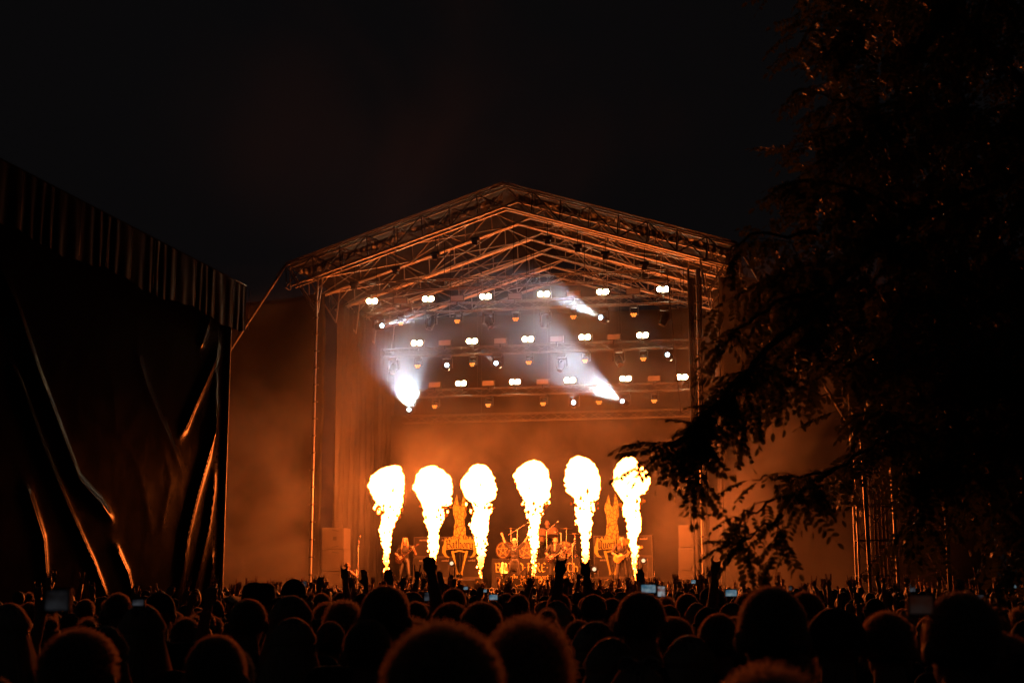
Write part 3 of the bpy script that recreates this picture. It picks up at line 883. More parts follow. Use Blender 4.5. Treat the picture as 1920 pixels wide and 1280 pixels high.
def hand_prims(wrist, d, palm_n, thumb_side, style, mi, k=1.0):
    """A hand with palm, four fingers and thumb; palm_n is the way the palm faces, thumb_side = +1 / -1."""
    w = Vector(wrist); d = Vector(d).normalized(); n = Vector(palm_n); n = (n - d * n.dot(d)).normalized()
    s_ = d.cross(n).normalized() * thumb_side
    q = Matrix((s_, d, n)).transposed().to_quaternion()
    P = [('e', w + d * .048 * k, (.043 * k, .056 * k, .019 * k), q, mi), ('c', w - d * .02, w + d * .03 * k, .026 * k, .028 * k, mi)]
    ext = {'horns': (1, 0, 0, 1), 'fist': (0, 0, 0, 0), 'open': (1, 1, 1, 1), 'relaxed': (.5, .5, .5, .5), 'grip': (.25, .25, .25, .25), 'point': (1, 0, 0, 0)}[style]
    Ls = (.078, .086, .080, .062); offs = (.031, .0105, -.010, -.029)
    for i in range(4):
        base = w + d * (.092 - .004 * abs(i - 1)) * k + s_ * offs[i] * k
        L_ = Ls[i] * k; r_ = .0092 * k
        e = ext[i]
        if e >= .9:
            fan = s_ * offs[i] * .5
            m1 = base + (d + fan).normalized() * L_ * .5 + n * .003
            m2 = base + (d + fan).normalized() * L_ + n * .007
            P += [('c', base, m1, r_, r_ * .95, mi), ('c', m1, m2, r_ * .95, r_ * .8, mi)]
        elif e >= .4:
            m1 = base + d * L_ * .42 + n * L_ * .2; m2 = m1 + d * L_ * .15 + n * L_ * .4
            P += [('c', base, m1, r_, r_ * .95, mi), ('c', m1, m2, r_ * .95, r_ * .8, mi)]
        else:
            m1 = base + d * L_ * .18 + n * L_ * .42; m2 = m1 - d * L_ * .42 + n * L_ * .08
            P += [('c', base, m1, r_ * 1.05, r_, mi), ('c', m1, m2, r_, r_ * .9, mi)]
    tb = w + d * .03 * k + s_ * .036 * k
    if style in ('fist', 'horns', 'grip', 'point'):
        t1 = tb + d * .03 * k + n * .024 * k; t2 = t1 - s_ * .036 * k + d * .012 * k + n * .006
    else:
        t1 = tb + s_ * .022 * k + d * .026 * k; t2 = t1 + s_ * .014 * k + d * .03 * k
    P += [('c', tb, t1, .0115 * k, .0105 * k, mi), ('c', t1, t2, .0105 * k, .009 * k, mi)]
    return P

def head_prims(c, fwd, up, mi, face=True, nk=None):
    """Skull, jaw, nose, ears; c is the middle of the head."""
    f = Vector(fwd).normalized(); u = Vector(up); u = (u - f * u.dot(f)).normalized(); s_ = f.cross(u)
    q = Matrix((s_, f, u)).transposed().to_quaternion()
    c = Vector(c)
    P = [('e', c + u * .022 - f * .008, (.077, .096, .092), q, mi), ('e', c - u * .045 + f * .022, (.058, .066, .070), q, mi),
         ('e', c - u * .088 + f * .062, (.024, .024, .022), q, mi)]
    for sg in (-1, 1):
        P.append(('e', c + s_ * sg * .086 - u * .012 - f * .014, (.013, .021, .033), q, mi))
        P.append(('e', c + s_ * sg * .034 - u * .028 + f * .066, (.022, .018, .018), q, mi))
        if face:
            P.append(('e', c + s_ * sg * .031 + u * .022 + f * .083, (.022, .012, .008), q, mi))
            P.append(('e', c + s_ * sg * .030 + u * .003 + f * .082, (.013, .010, .008), q, mi))
    if face:
        P += [('c', c + u * .008 + f * .090, c - u * .028 + f * .106, .009, .0135, mi), ('e', c - u * .060 + f * .082, (.024, .012, .006), q, mi), ('e', c - u * .071 + f * .080, (.021, .011, .007), q, mi)]
    return P

def person_prims(**k):
    """Standing figure 1.78 m tall facing +y; any joint can be moved.  Materials: 0 skin, 1 top, 2 trousers, 3 shoes."""
    g = dict(pelvis=(0, 0, .97), waist=(0, .005, 1.12), chest=(0, .0, 1.31), neck=(0, -.015, 1.485), head=(0, .01, 1.645), fwd=(0, 1, 0), up=(0, 0, 1),
             shL=(-.185, -.01, 1.435), shR=(.185, -.01, 1.435), elL=(-.235, -.03, 1.16), elR=(.235, -.03, 1.16), wrL=(-.245, .06, .92), wrR=(.245, .06, .92),
             hipL=(-.09, 0, .93), hipR=(.09, 0, .93), knL=(-.105, .02, .50), knR=(.105, .02, .50), anL=(-.115, -.02, .09), anR=(.115, -.02, .09),
             handL='relaxed', handR='relaxed', hdL=None, hdR=None, pnL=(1, 0, 0), pnR=(-1, 0, 0), sleeve=1, wide=1.0, belly=0.0, face=False, fwdfoot=(0, 1, 0))
    g.update(k)
    V_ = lambda n: Vector(g[n])
    w = g['wide']
    q = Quaternion()
    P = [('e', V_('pelvis'), (.158 * w, .118, .13), q, 2), ('e', V_('waist'), (.145 * w, .108 + g['belly'], .15), q, 1), ('e', V_('chest'), (.172 * w, .122, .185), q, 1),
         ('e', V_('chest') + Vector((0, -.012, .10)), (.165 * w, .098, .085), q, 1)]
    P += [('c', V_('chest') + Vector((0, -.01, .1)), V_('neck'), .085, .062, 1), ('c', V_('neck') - Vector((0, 0, .02)), V_('head') - Vector(g['up']) * .07 - Vector(g['fwd']) * .02, .060, .054, 0)]
    P += head_prims(V_('head'), g['fwd'], g['up'], 0, g['face'])
    for sd, sg in (('L', -1), ('R', 1)):
        sh, el, wr = V_('sh' + sd), V_('el' + sd), V_('wr' + sd)
        P += [('c', V_('chest') + Vector((0, -.01, .10)), sh, .088, .070, 1)]
        mid = sh.lerp(el, .55)
        P += [('c', sh, mid, .066, .055, 1), ('c', mid, el, .052 if g['sleeve'] else .048, .044, 1 if g['sleeve'] else 0)]
        P += [('c', el, wr, .044, .029, 1 if g['sleeve'] > 1 else 0)]
        hd = Vector(g['hd' + sd]) if g['hd' + sd] else (wr - el).normalized()
        P += hand_prims(wr, hd, g['pn' + sd], g.get('ts' + sd, sg if False else (1 if sg > 0 else -1)), g['hand' + sd], 0)
        hip, kn, an = V_('hip' + sd), V_('kn' + sd), V_('an' + sd)
        ff = Vector(g['fwdfoot']).normalized()
        P += [('c', hip, kn, .092, .060, 2), ('c', kn, an, .062, .042, 2), ('c', an + Vector((0, 0, -.03)) - ff * .03, an + ff * .15 + Vector((0, 0, -.045)), .042, .036, 3)]
    return P

SKIN4 = lambda top='shirt', tr='trousers': [M['skin'], M[top], M[tr], M['leather']]

# ================================================================== BLACKLETTER
def seg(b, p, q, w, y0, y1, ang=R(40)):
    nx, nz_ = math.cos(ang) * w / 2, math.sin(ang) * w / 2
    poly = [(p[0] - nx, p[1] - nz_), (q[0] - nx, q[1] - nz_), (q[0] + nx, q[1] + nz_), (p[0] + nx, p[1] + nz_)]
    a = sum(poly[i][0] * poly[(i + 1) % 4][1] - poly[(i + 1) % 4][0] * poly[i][1] for i in range(4))
    if a < 0: poly = poly[::-1]
    b.slab(poly, y0, y1)
def stem(x, t=.62, bt=.0): return [(x - .07, t - .02), (x, t - .09), (x, bt + .09), (x + .07, bt + .02)]
GL = {
 'a': (.50, [[(.10, .56), (.30, .60), (.36, .5), (.36, .10), (.44, .02)], [(.34, .36), (.10, .28), (.08, .10), (.2, .02), (.36, .12)]]),
 'b': (.50, [[(.05, 1.0), (.12, .92), (.12, .08), (.26, .0), (.40, .12), (.40, .46), (.28, .60), (.13, .48)]]),
 'd': (.50, [[(.10, .98), (.38, .62), (.40, .12), (.24, .0), (.10, .12), (.10, .46), (.24, .58), (.38, .48)]]),
 'e': (.42, [[(.36, .10), (.22, .0), (.09, .12), (.09, .48), (.22, .60), (.34, .48), (.11, .30)]]),
 'f': (.36, [[(.36, .95), (.20, .98), (.14, .82), (.14, .05), (.08, -.05)], [(.02, .58), (.30, .60)]]),
 'h': (.52, [[(.05, 1.0), (.12, .92), (.12, .06), (.18, .0)], [(.13, .46), (.28, .60), (.40, .48), (.40, .06), (.34, -.10)]]),
 'i': (.26, [stem(.12), [(.09, .80), (.16, .84)]]),
 'l': (.26, [[(.05, 1.0), (.12, .92), (.12, .09), (.19, .02)]]),
 'm': (.76, [stem(.12), [(.13, .48), (.26, .60), (.36, .5), (.36, .04)], [(.37, .48), (.5, .60), (.6, .5), (.6, .09), (.67, .02)]]),
 'n': (.50, [stem(.12), [(.13, .48), (.28, .60), (.38, .5), (.38, .09), (.45, .02)]]),
 'o': (.48, [[(.24, .60), (.10, .48), (.10, .12), (.24, .0), (.38, .12), (.38, .48), (.24, .60)]]),
 'q': (.50, [[(.38, .52), (.24, .60), (.10, .48), (.10, .12), (.24, .0), (.38, .10)], [(.38, .60), (.38, -.25)]]),
 'r': (.40, [stem(.12), [(.13, .48), (.24, .62), (.36, .52)]]),
 's': (.40, [[(.33, .54), (.22, .61), (.10, .50), (.14, .36), (.30, .26), (.32, .10), (.20, .0), (.07, .08)]]),
 't': (.34, [[(.14, .84), (.14, .09), (.24, .0), (.32, .06)], [(.03, .58), (.30, .60)]]),
 'u': (.50, [stem(.10), [(.12, .08), (.24, .0), (.38, .12)], stem(.38)]),
 'y': (.50, [stem(.10), [(.12, .08), (.24, .0), (.38, .10)], [(.34, .64), (.38, .56), (.38, -.08), (.22, -.26)]]),
 'B': (.66, [[(.06, .96), (.18, .88), (.18, .08), (.08, .0)], [(.18, .92), (.42, 1.0), (.54, .84), (.50, .62), (.22, .52)], [(.30, .54), (.56, .44), (.58, .14), (.40, .0), (.12, .04)]]),
 'D': (.66, [[(.10, .94), (.30, 1.0), (.54, .80), (.58, .22), (.36, .0), (.10, .06)], [(.22, .90), (.18, .10)]]),
 'E': (.58, [[(.50, .86), (.34, 1.0), (.14, .84), (.12, .18), (.30, .0), (.52, .12)], [(.14, .50), (.40, .54)]]),
 'F': (.56, [[(.08, .90), (.24, 1.0), (.40, .92), (.54, 1.0)], [(.24, .96), (.24, .10), (.10, .0)], [(.12, .54), (.44, .56)]]),
 'H': (.66, [[(.06, .96), (.18, .88), (.18, .06), (.24, .0)], [(.18, .54), (.40, .62), (.54, .48), (.54, .06), (.46, -.08)]]),
 'I': (.32, [[(.06, .94), (.18, .88), (.18, .10), (.08, .02)], [(.08, 1.0), (.26, .96)]]),
 'L': (.50, [[(.30, 1.0), (.16, .86), (.16, .12), (.30, .0), (.46, .12)]]),
 'O': (.62, [[(.32, 1.0), (.12, .82), (.12, .18), (.32, .0), (.52, .18), (.52, .82), (.32, 1.0)]]),
 'Q': (.68, [[(.32, 1.0), (.12, .82), (.12, .18), (.32, .0), (.54, .18), (.54, .82), (.32, 1.0)], [(.38, .22), (.62, -.08)], [(.30, .80), (.30, .2)]]),
 'R': (.62, [[(.08, .94), (.20, .86), (.20, .08), (.10, .0)], [(.20, .90), (.42, 1.0), (.52, .80), (.44, .58), (.22, .52)], [(.32, .52), (.48, .12), (.60, .0)]]),
 'T': (.58, [[(.04, .90), (.22, 1.0), (.40, .92), (.54, 1.0)], [(.28, .94), (.14, .70), (.14, .18), (.32, .0), (.50, .12)]]),
 'A': (.64, [[(.10, .88), (.30, 1.0), (.50, .86), (.50, .08), (.60, .0)], [(.30, .96), (.12, .5), (.12, .06), (.04, .0)], [(.14, .44), (.48, .48)]]),
 '.': (.26, [[(.10, .50), (.16, .46)]]), ' ': (.28, []), '-': (.30, [[(.05, .34), (.24, .36)]]),
}
def letters(text, height, parent, y, x0=0, z0=0, width=None, matn='gold_print', name='lettering', bend=None, nib=.15, shear=0.0):
    tot = sum(GL[c][0] for c in text); k = height
    kx = k if width is None else width / tot
    x = 0.0
    out = []
    for c in text:
        b = MB()
        for st_ in GL[c][1]:
            for p, q in zip(st_[:-1], st_[1:]):
                P = (x0 + (x + p[0]) * kx + shear * p[1] * k, z0 + p[1] * k); Q = (x0 + (x + q[0]) * kx + shear * q[1] * k, z0 + q[1] * k)
                if bend: P = (P[0], P[1] + bend(P[0])); Q = (Q[0], Q[1] + bend(Q[0]))
                seg(b, P, Q, nib * k, y - .012, y)
        if b.v: out.append(b.build('letter', M[matn], parent))
        x += GL[c][0]
    return out

# ================================================================== ON STAGE
mat('gold_print', (.42, .33, .10), .65, var=.3, scale=4)
mat('dark_print', (.012, .008, .005), .8, var=.2)
mat('amp_tolex', (.013, .012, .012), .6, var=.3, scale=30, bump=.2, bscale=120)
mat('amp_grille', (.018, .017, .016), .85, var=.4, scale=60)
mat('amp_trim', (.08, .07, .06), .5, var=.2)
mat('white_paint', (.35, .33, .30), .5, var=.1)
mat('drum_shell', (.20, .11, .045), .35, var=.3, scale=5)
mat('drum_head', (.05, .035, .025), .5, var=.5, scale=5)
mat('chrome', (.55, .53, .50), .25, .9, var=.15)
mat('brass', (.65, .45, .18), .3, .9, var=.2)
mat('guitar_gold', (.55, .28, .07), .25, var=.25, scale=4)
mat('guitar_dark', (.035, .02, .016), .25, var=.2)
mat('maple', (.45, .28, .13), .4, var=.2)
mat('riser_cloth', (.009, .0085, .008), .85, var=.3)
mat('pa_paint', (.065, .06, .057), .6, var=.2, scale=8, bump=.15, bscale=80)
mat('pa_dark', (.02, .02, .02), .7, var=.2)

# drum riser with lettered front cloth
RV = 5.0
uL, zT = stage_uz(922, 1047, RV); uR, _ = stage_uz(1090, 1047, RV)
RW = uR - uL
rz_top = zT
riser = sthing('drum_riser', 'drum riser with front cloth lettered Blood Fire Death', 'riser', (uL + uR) / 2, RV, DECK)
RH = rz_top - DECK
MB().box(-RW / 2, RW / 2, .02, 2.4, RH - .12, RH).build('platform', M['deck'], riser)
MB().grid(lambda a, b: (-RW / 2 + RW * a, .0 + .008 * math.sin(a * 40), .01 + (RH - .02) * b), 60, 3).build('front_cloth', M['riser_cloth'], riser, True)
for x in (-RW / 2 + .1, 0, RW / 2 - .1):
    for y in (.3, 2.2):
        pipe('leg', riser, (x, y, 0), (x, y, RH - .12), .03, M['dull_steel'])
letters('BLOOD.FIRE.DEATH', .34, riser, -.02, -RW / 2 + .12, RH - .50, RW - .22, 'gold_print', nib=.13)
letters('a tribute to quorthon and', .20, riser, -.02, -RW / 2 + .40, RH - .78, RW - .8, 'gold_print', nib=.13)
letters('THE-FIRE-BATHORy', .30, riser, -.02, -RW / 2 + .25, RH - 1.08, RW - .5, 'gold_print', nib=.14)

# amplifier stacks
def amp_cab(u, v, z, lab):
    t = sthing('amp_cabinet', lab, 'amplifier', u, v, z, group='guitar amplifier stacks')
    W, H = .74, .80
    MB().box(-W / 2, W / 2, .0, .36, .0, H).build('case', M['amp_tolex'], t)
    MB().box(-W / 2 + .035, W / 2 - .035, -.012, -.002, .035, H - .035).build('grille', M['amp_grille'], t)
    tr = MB()
    for (x0_, x1_, z0_, z1_) in ((-W / 2 + .01, W / 2 - .01, .01, .03), (-W / 2 + .01, W / 2 - .01, H - .03, H - .01), (-W / 2 + .01, -W / 2 + .03, .03, H - .03), (W / 2 - .03, W / 2 - .01, .03, H - .03)):
        tr.box(x0_, x1_, -.016, -.003, z0_, z1_)
    tr.build('piping', M['amp_trim'], t)
    for p in letters('marshall', .085, t, -.018, -.13, H - .17, .30, 'white_paint', nib=.16, shear=.25): pass
    return t
for side, us, wd in (('left', (-4.72, -3.80, -2.72), 'left of the drums'), ('right', (2.55, 3.33, 4.11), 'right of the drums')):
    for i, u in enumerate(us):
        for lv in (0, 1):
            amp_cab(u, 6.6, DECK + .42 + lv * .81, '%s black guitar cabinet of the %s column %s' % (['lower', 'upper'][lv], ['first', 'second', 'third'][i], wd))
for wd, u0_, u1_ in (('left', -5.2, -2.2), ('right', 2.05, 4.6)):
    t = sthing('amp_platform', 'low dark platform under the %s guitar cabinets' % wd, 'platform', (u0_ + u1_) / 2, 6.4, DECK)
    W = u1_ - u0_
    MB().box(-W / 2, W / 2, 0, .9, 0, .40).build('body', M['deck'], t)
    MB().box(-W / 2, W / 2, -.02, .0, .36, .415).build('edge_strip', M['amp_trim'], t)

# torch emblems
def emblem_mat():
    m, nt, N, L, b = node_mat('emblem_gold')
    tc = N.new('ShaderNodeTexCoord')
    vo = N.new('ShaderNodeTexVoronoi'); vo.feature = 'DISTANCE_TO_EDGE'; vo.inputs['Scale'].default_value = 7.5
    mp = N.new('ShaderNodeMapping'); mp.inputs['Scale'].default_value = (1.3, .2, .7); L.new(tc.outputs['Object'], mp.inputs['Vector']); L.new(mp.outputs[0], vo.inputs['Vector'])
    cr = N.new('ShaderNodeValToRGB'); e = cr.color_ramp.elements
    e[0].position = .03; e[0].color = (.05, .035, .006, 1); e[1].position = .10; e[1].color = (.29, .27, .05, 1)
    L.new(vo.outputs['Distance'], cr.inputs['Fac']); L.new(cr.outputs[0], b.inputs['Base Color']); b.inputs['Roughness'].default_value = .7
    M['emblem_gold'] = m
emblem_mat()
mat('emblem_plain', (.27, .25, .05), .7, var=.25, scale=5)
def arc_band(pts, wid, y0, y1, b):
    n = len(pts); Lf = []; Rt = []
    for i, (x, z) in enumerate(pts):
        a = pts[max(0, i - 1)]; c = pts[min(n - 1, i + 1)]
        dx, dz = c[0] - a[0], c[1] - a[1]; l = math.hypot(dx, dz) or 1
        Lf.append((x - dz / l * wid[i] / 2, z + dx / l * wid[i] / 2)); Rt.append((x + dz / l * wid[i] / 2, z - dx / l * wid[i] / 2))
    for i in range(n - 1):
        q = [Rt[i], Rt[i + 1], Lf[i + 1], Lf[i]]
        ar = sum(q[k][0] * q[(k + 1) % 4][1] - q[(k + 1) % 4][0] * q[k][1] for k in range(4))
        b.slab(q if ar > 0 else q[::-1], y0, y1)
def emblem(px, word, lab, seed):
    v = 5.9
    u, _ = stage_uz(px, 1000, v)
    zof = lambda py: stage_uz(px, py, v)[1]
    zb = zof(1078)
    t = sthing('torch_emblem', lab, 'stage emblem', u, v, DECK)
    z = lambda py: zof(py) - DECK
    rr = random.Random(seed)
    pole = MB(); pole.tube([(0, .08, 0), (0, .08, z(940))], .025, 8); pole.box(-.3, .3, -.0, .3, 0, .03); pole.build('stand', M['black_metal'], t)
    # burning tower
    L_, R_ = [], []
    for k in range(12):
        q = k / 11
        py = 1008 - 62 * q
        w = .215 + .025 * math.sin(q * 9) + .01 * q + (.12 * (1 - q / .10) if q < .10 else 0) + (.03 if q > .62 else 0)
        L_.append((-w + rr.uniform(-.02, .02), z(py))); R_.append((w + rr.uniform(-.02, .02), z(py)))
    spikes = [(.20, z(934)), (.13, z(928) if seed % 2 else z(924)), (.07, z(946)), (.0, z(950)), (-.06, z(944)), (-.13, z(926)), (-.20, z(938))]
    MB().slab(R_ + spikes + L_[::-1], -.012, .012).build('tower', M['emblem_gold'], t)
    # flames beside the scroll
    fl = [(-.66, z(1022))]
    for k in range(17):
        x = -.66 + 1.32 * k / 16
        up_ = .15 + .10 * math.exp(-(x / .3) ** 2)
        fl.append((x, z(1013) + (up_ if k % 2 else up_ * .25)))
    fl.append((.66, z(1022)))
    MB().slab(fl[::-1], .016, .034).build('fire_crown', M['emblem_gold'], t)
    # scroll
    bend = lambda x: .10 * math.cos(x * 2.1) * -1 + .06
    top = [(-.62 + 1.24 * k / 14, z(1012) + bend(-.62 + 1.24 * k / 14) * -.6) for k in range(15)]
    bot = [(p[0], p[1] - .36) for p in top]
    MB().slab(bot + top[::-1], -.034, -.014).build('scroll', M['emblem_plain'], t)
    letters(word, .34, t, -.036, -.56, z(1012) - .33, 1.12, 'dark_print', nib=.14, bend=lambda x: bend(x) * -.6)
    # horns, ribs and jaw of the lower half
    for sg in (-1, 1):
        b = MB()
        arc_band([(sg * x, zz) for x, zz in ((.50, z(1020)), (.62, z(1026)), (.64, z(1034)), (.56, z(1041)), (.42, z(1045)))], [.20, .17, .14, .09, .02], -.012, .012, b)
        b.build('horn', M['emblem_plain'], t)
        b = MB()
        arc_band([(sg * x, zz) for x, zz in ((.30, z(1032)), (.24, z(1042)), (.20, z(1050)), (.08, z(1077)))], [.09, .10, .07, .05], -.012, .012, b)
        b.build('jaw', M['emblem_plain'], t)
        b = MB()
        arc_band([(sg * x, zz) for x, zz in ((.0, z(1032)), (.12, z(1033)), (.26, z(1035)))], [.05, .06, .05], -.03, -.014, b)
        b.build('brow', M['emblem_plain'], t)
    b = MB(); arc_band([(-.13, z(1078)), (-.12, z(1068)), (0, z(1076)), (.12, z(1068)), (.13, z(1078))], [.03] * 5, -.03, -.014, b); b.build('teeth', M['emblem_plain'], t)
emblem(862, 'Bathory', 'gold torch emblem with scroll lettered Bathory before the left cabinets', 1)
emblem(1148, 'Quorthon', 'gold torch emblem with scroll lettered Quorthon before the right cabinets', 2)

# drum kit
rt = rz_top
def drum(name, u, v, z, r, depth, axis, lab, cat='drum', shell='drum_shell', head='drum_head', star=False):
    t = sthing(name, lab, cat, u, v, z, group='drums on the riser')
    a = Vector(axis).normalized()
    MB().tube([-a * depth / 2, a * depth / 2], r, 28, cap=False).build('shell', M[shell], t, True)
    for k in (-1, 1):
        MB().tube([a * (depth / 2 * k - .02 * k), a * (depth / 2 * k + .012 * k)], r * 1.035, 28, cap=False).build('hoop', M['chrome'], t, True)
    for k in (-1, 1):
        h = MB().disc(a * (depth / 2 * k), a * k, r * .99, 28).build('drumhead', M[head], t)
        if star and k == -1:
            q = (a * k).to_track_quat('Z', 'Y')
            P = [a * (depth / 2 * k + .006 * k) + q @ Vector((math.sin(2 * math.pi * i / 5) * r * .8, math.cos(2 * math.pi * i / 5) * r * .8, 0)) for i in range(5)]
            b = MB()
            for i in range(5): b.tube([P[i], P[(i + 2) % 5]], r * .035, 5)
            ring = [a * (depth / 2 * k + .006 * k) + q @ Vector((math.sin(2 * math.pi * i / 24) * r * .84, math.cos(2 * math.pi * i / 24) * r * .84, 0)) for i in range(25)]
            b.tube(ring, r * .03, 5); b.build('star_print', M['gold_print'], h)
    for i in range(8):
        an = 2 * math.pi * i / 8
        q = a.to_track_quat('Z', 'Y')
        p = q @ Vector((math.cos(an) * r * 1.03, math.sin(an) * r * 1.03, 0))
        pipe('lug', t, p - a * depth * .3, p + a * depth * .3, .012, M['chrome'], 6)
    return t
def su(px, py, v): return stage_uz(px, py, v)
for px, lab in ((988, 'left bass drum with a star in a ring, behind the singer'), (1058, 'right bass drum with a star in a ring, by the guitar neck')):
    u, z = su(px, 1031, 5.7)
    drum('bass_drum', u, 5.9, rt + .34, .34, .45, (0, 1, 0), lab, star=True)
u, z = su(945, 1031, 5.7)
drum('gong_drum', u, 5.9, rt + .34, .33, .3, (.35, 1, 0), 'third large drum at the left end of the riser', star=True)
for px, py, r_, lab in ((1017, 1000, .17, 'left mounted tom above the bass drums'), (1037, 998, .19, 'right mounted tom above the bass drums'), (1014, 1011, .14, 'low small tom below the mounted toms')):
    u, z = su(px, py, 6.3)
    drum('tom_drum', u, 6.3, z, r_, .30, (0, .45, 1), lab)
for px, py, lab in ((958, 990, 'cymbal at the left of the kit'), (996, 984, 'cymbal beside the drummer'), (1062, 990, 'cymbal at the right of the kit'), (1078, 1000, 'low cymbal at the far right of the kit')):
    u, z = su(px, py, 6.4)
    t = sthing('cymbal', 'brass ' + lab, 'cymbal', u, 6.4, rt, group='cymbals')
    h = z - rt
    MB().tube([(0, 0, h - .012), (0, 0, h), (0, 0, h + .03)], [.24, .09, .01], 24).build('plate', M['brass'], t, True)
    pipe('stand', t, (0, 0, 0), (0, 0, h), .013, M['chrome'], 8)
    for k in range(3):
        a = k * 2.094
        pipe('foot', t, (0, 0, .2), (.25 * math.cos(a), .25 * math.sin(a), .01), .01, M['chrome'], 6)
def mic_stand(px, py0, py1, v, lab, boom=None, base=None):
    u, z = su(px, py0, v)
    b0 = base if base is not None else DECK
    t = sthing('microphone_stand', lab, 'microphone stand', u, v, b0, group='microphone stands')
    h = z - b0
    pipe('pole', t, (0, 0, .02), (0, 0, h), .016, M['chrome'], 8)
    for k in range(3):
        a = k * 2.094 + .4
        pipe('leg', t, (0, 0, .12), (.3 * math.cos(a), .3 * math.sin(a), .01), .011, M['chrome'], 6)
    if boom:
        (xa, za), (xb, zb_) = [(su(p, q, v)[0] - u, su(p, q, v)[1] - b0) for p, q in boom]
        pipe('boom', t, (xa, 0, za), (xb, 0, zb_), .011, M['chrome'], 8)
        d = Vector((xb - xa, 0, zb_ - za)).normalized()
        e = Vector((xb, 0, zb_))
        MB().tube([e, e + d * .10, e + d * .11, e + d * .16, e + d * .18], [.014, .022, .032, .032, .012], 12).build('microphone', M['chrome'], t, True)
mic_stand(970, 992, 1047, 5.2, 'boom microphone stand at the left of the drums', ((954, 1002), (984, 983)), rt)
mic_stand(1025, 996, 1047, 5.2, 'boom microphone stand in front of the drummer', ((1025, 996), (1041, 982)), rt)
mic_stand(1052, 999, 1047, 5.2, 'short microphone stand at the right of the drums', ((1052, 999), (1047, 998)), rt)
mic_stand(1073, 1018, 1090, 3.0, 'tall microphone stand with bent boom right of the middle guitarist', ((1072, 1034), (1076, 1017)))
mic_stand(672, 1022, 1090, 3.0, 'microphone stand at the far left of the stage', ((672, 1024), (674, 1012)))
mic_stand(1227, 1070, 1090, 3.5, 'short stand beside the right cabinets', None)

# loudspeaker stacks at both stage corners
def pa_stack(u, v, lab, sg):
    hts = (.78, .78, .62)
    z = DECK
    for i, h in enumerate((.62, .80, .80)):
        t = sthing('loudspeaker', '%s box of the loudspeaker stack at the %s stage corner' % (['bottom', 'middle', 'top'][i], lab), 'loudspeaker', u + .02 * i * sg, v, z, group='corner loudspeakers')
        W = .86
        MB().box(-W / 2, W / 2, 0, .8, .006, h - .006).build('case', M['pa_paint'], t)
        MB().box(-W / 2 + .03, W / 2 - .03, -.02, -.004, .03, h - .03).build('grille', M['pa_paint'], t)
        for zz, ang in ((.07, .14), (h - .10, -.14)):
            b = MB(); b.add([(-.02, -.03, zz), (.24, -.03, zz + ang * .3), (.24, -.03, zz + ang * .3 + .03), (-.02, -.03, zz + .03), (-.02, -.022, zz), (.24, -.022, zz + ang * .3), (.24, -.022, zz + ang * .3 + .03), (-.02, -.022, zz + .03)],
                            [(0, 1, 2, 3), (7, 6, 5, 4), (0, 4, 5, 1), (1, 5, 6, 2), (2, 6, 7, 3), (3, 7, 4, 0)])
            b.build('slot', M['pa_dark'], t)
        if i == 2: MB().box(.02, .16, -.028, -.021, h * .42, h * .42 + .14).build('badge', M['pa_dark'], t)
        z += h
pa_stack(stage_uz(1294, 1040, 1.8)[0], 1.8, 'right', 1)
pa_stack(stage_uz(625, 1040, 1.8)[0], 1.8, 'left', -1)

# low line-art banners, wedges, floor lamps at the stage lip
def scribble_banner(px0, px1, lab, seed, ring=None):
    v = .9
    ua, _ = su(px0, 1095, v); ub, _ = su(px1, 1095, v)
    t = sthing('floor_banner', lab, 'banner', ua, v, DECK, group='low banners along the stage lip')
    W = ub - ua
    MB().box(0, W, 0, .02, .01, .36).build('panel', M['riser_cloth'], t)
    rr = random.Random(seed)
    b = MB()
    for k in range(int(W * 7)):
        x = rr.uniform(.12, W - .12)
        pts = [(x, rr.uniform(.06, .3))]
        for j in range(5):
            pts.append((min(W - .03, max(.03, pts[-1][0] + rr.uniform(-.09, .09))), min(.34, max(.03, pts[-1][1] + rr.uniform(-.1, .1)))))
        arc_band(pts, [.008, .02, .02, .016, .012, .006], -.012, -.002, b)
    b.build('line_print', M['gold_print'], t)
    if ring is not None:
        b = MB()
        pts = [(ring + .16 * math.cos(a * .2618), .18 + .16 * math.sin(a * .2618)) for a in range(25)]
        arc_band(pts, [.018] * 25, -.024, -.014, b); b.build('ring_print', M['gold_print'], t)
scribble_banner(846, 902, 'low line art banner with a ring near the second fire jet', 4, .35)
scribble_banner(938, 1010, 'low line art banner at the feet of the singer', 5)
scribble_banner(1112, 1170, 'low line art banner near the rightmost fire jets', 6)
for px, lab in ((797, 'second'), (875, 'third'), (1080, 'fifth'), (1200, 'rightmost')):
    u, _ = su(px, 1095, .8)
    t = sthing('wedge_monitor', 'black wedge monitor on the stage lip beside the %s fire jet' % lab, 'monitor speaker', u, .75, DECK, group='wedge monitors')
    b = MB(); b.slab([(-.30, 0), (.30, 0), (.30, .34), (-.30, .34)], 0, .02)
    w = MB(); w.add([(-.3, 0, 0), (.3, 0, 0), (.3, .42, 0), (-.3, .42, 0), (-.3, .12, .33), (.3, .12, .33), (-.3, .02, .3), (.3, .02, .3)],
                    [(3, 2, 1, 0), (0, 1, 7, 6), (6, 7, 5, 4), (4, 5, 2, 3), (0, 6, 4, 3), (1, 2, 5, 7)])
    w.build('case', M['black_paint'], t)
    w = MB(); w.add([(-.26, .40, .035), (.26, .40, .035), (.26, .155, .305), (-.26, .155, .305)], [(0, 1, 2, 3)]); w.build('grille', M['pa_dark'], t)
emit('floor_lamp', (1.0, .70, .40), 1.2)
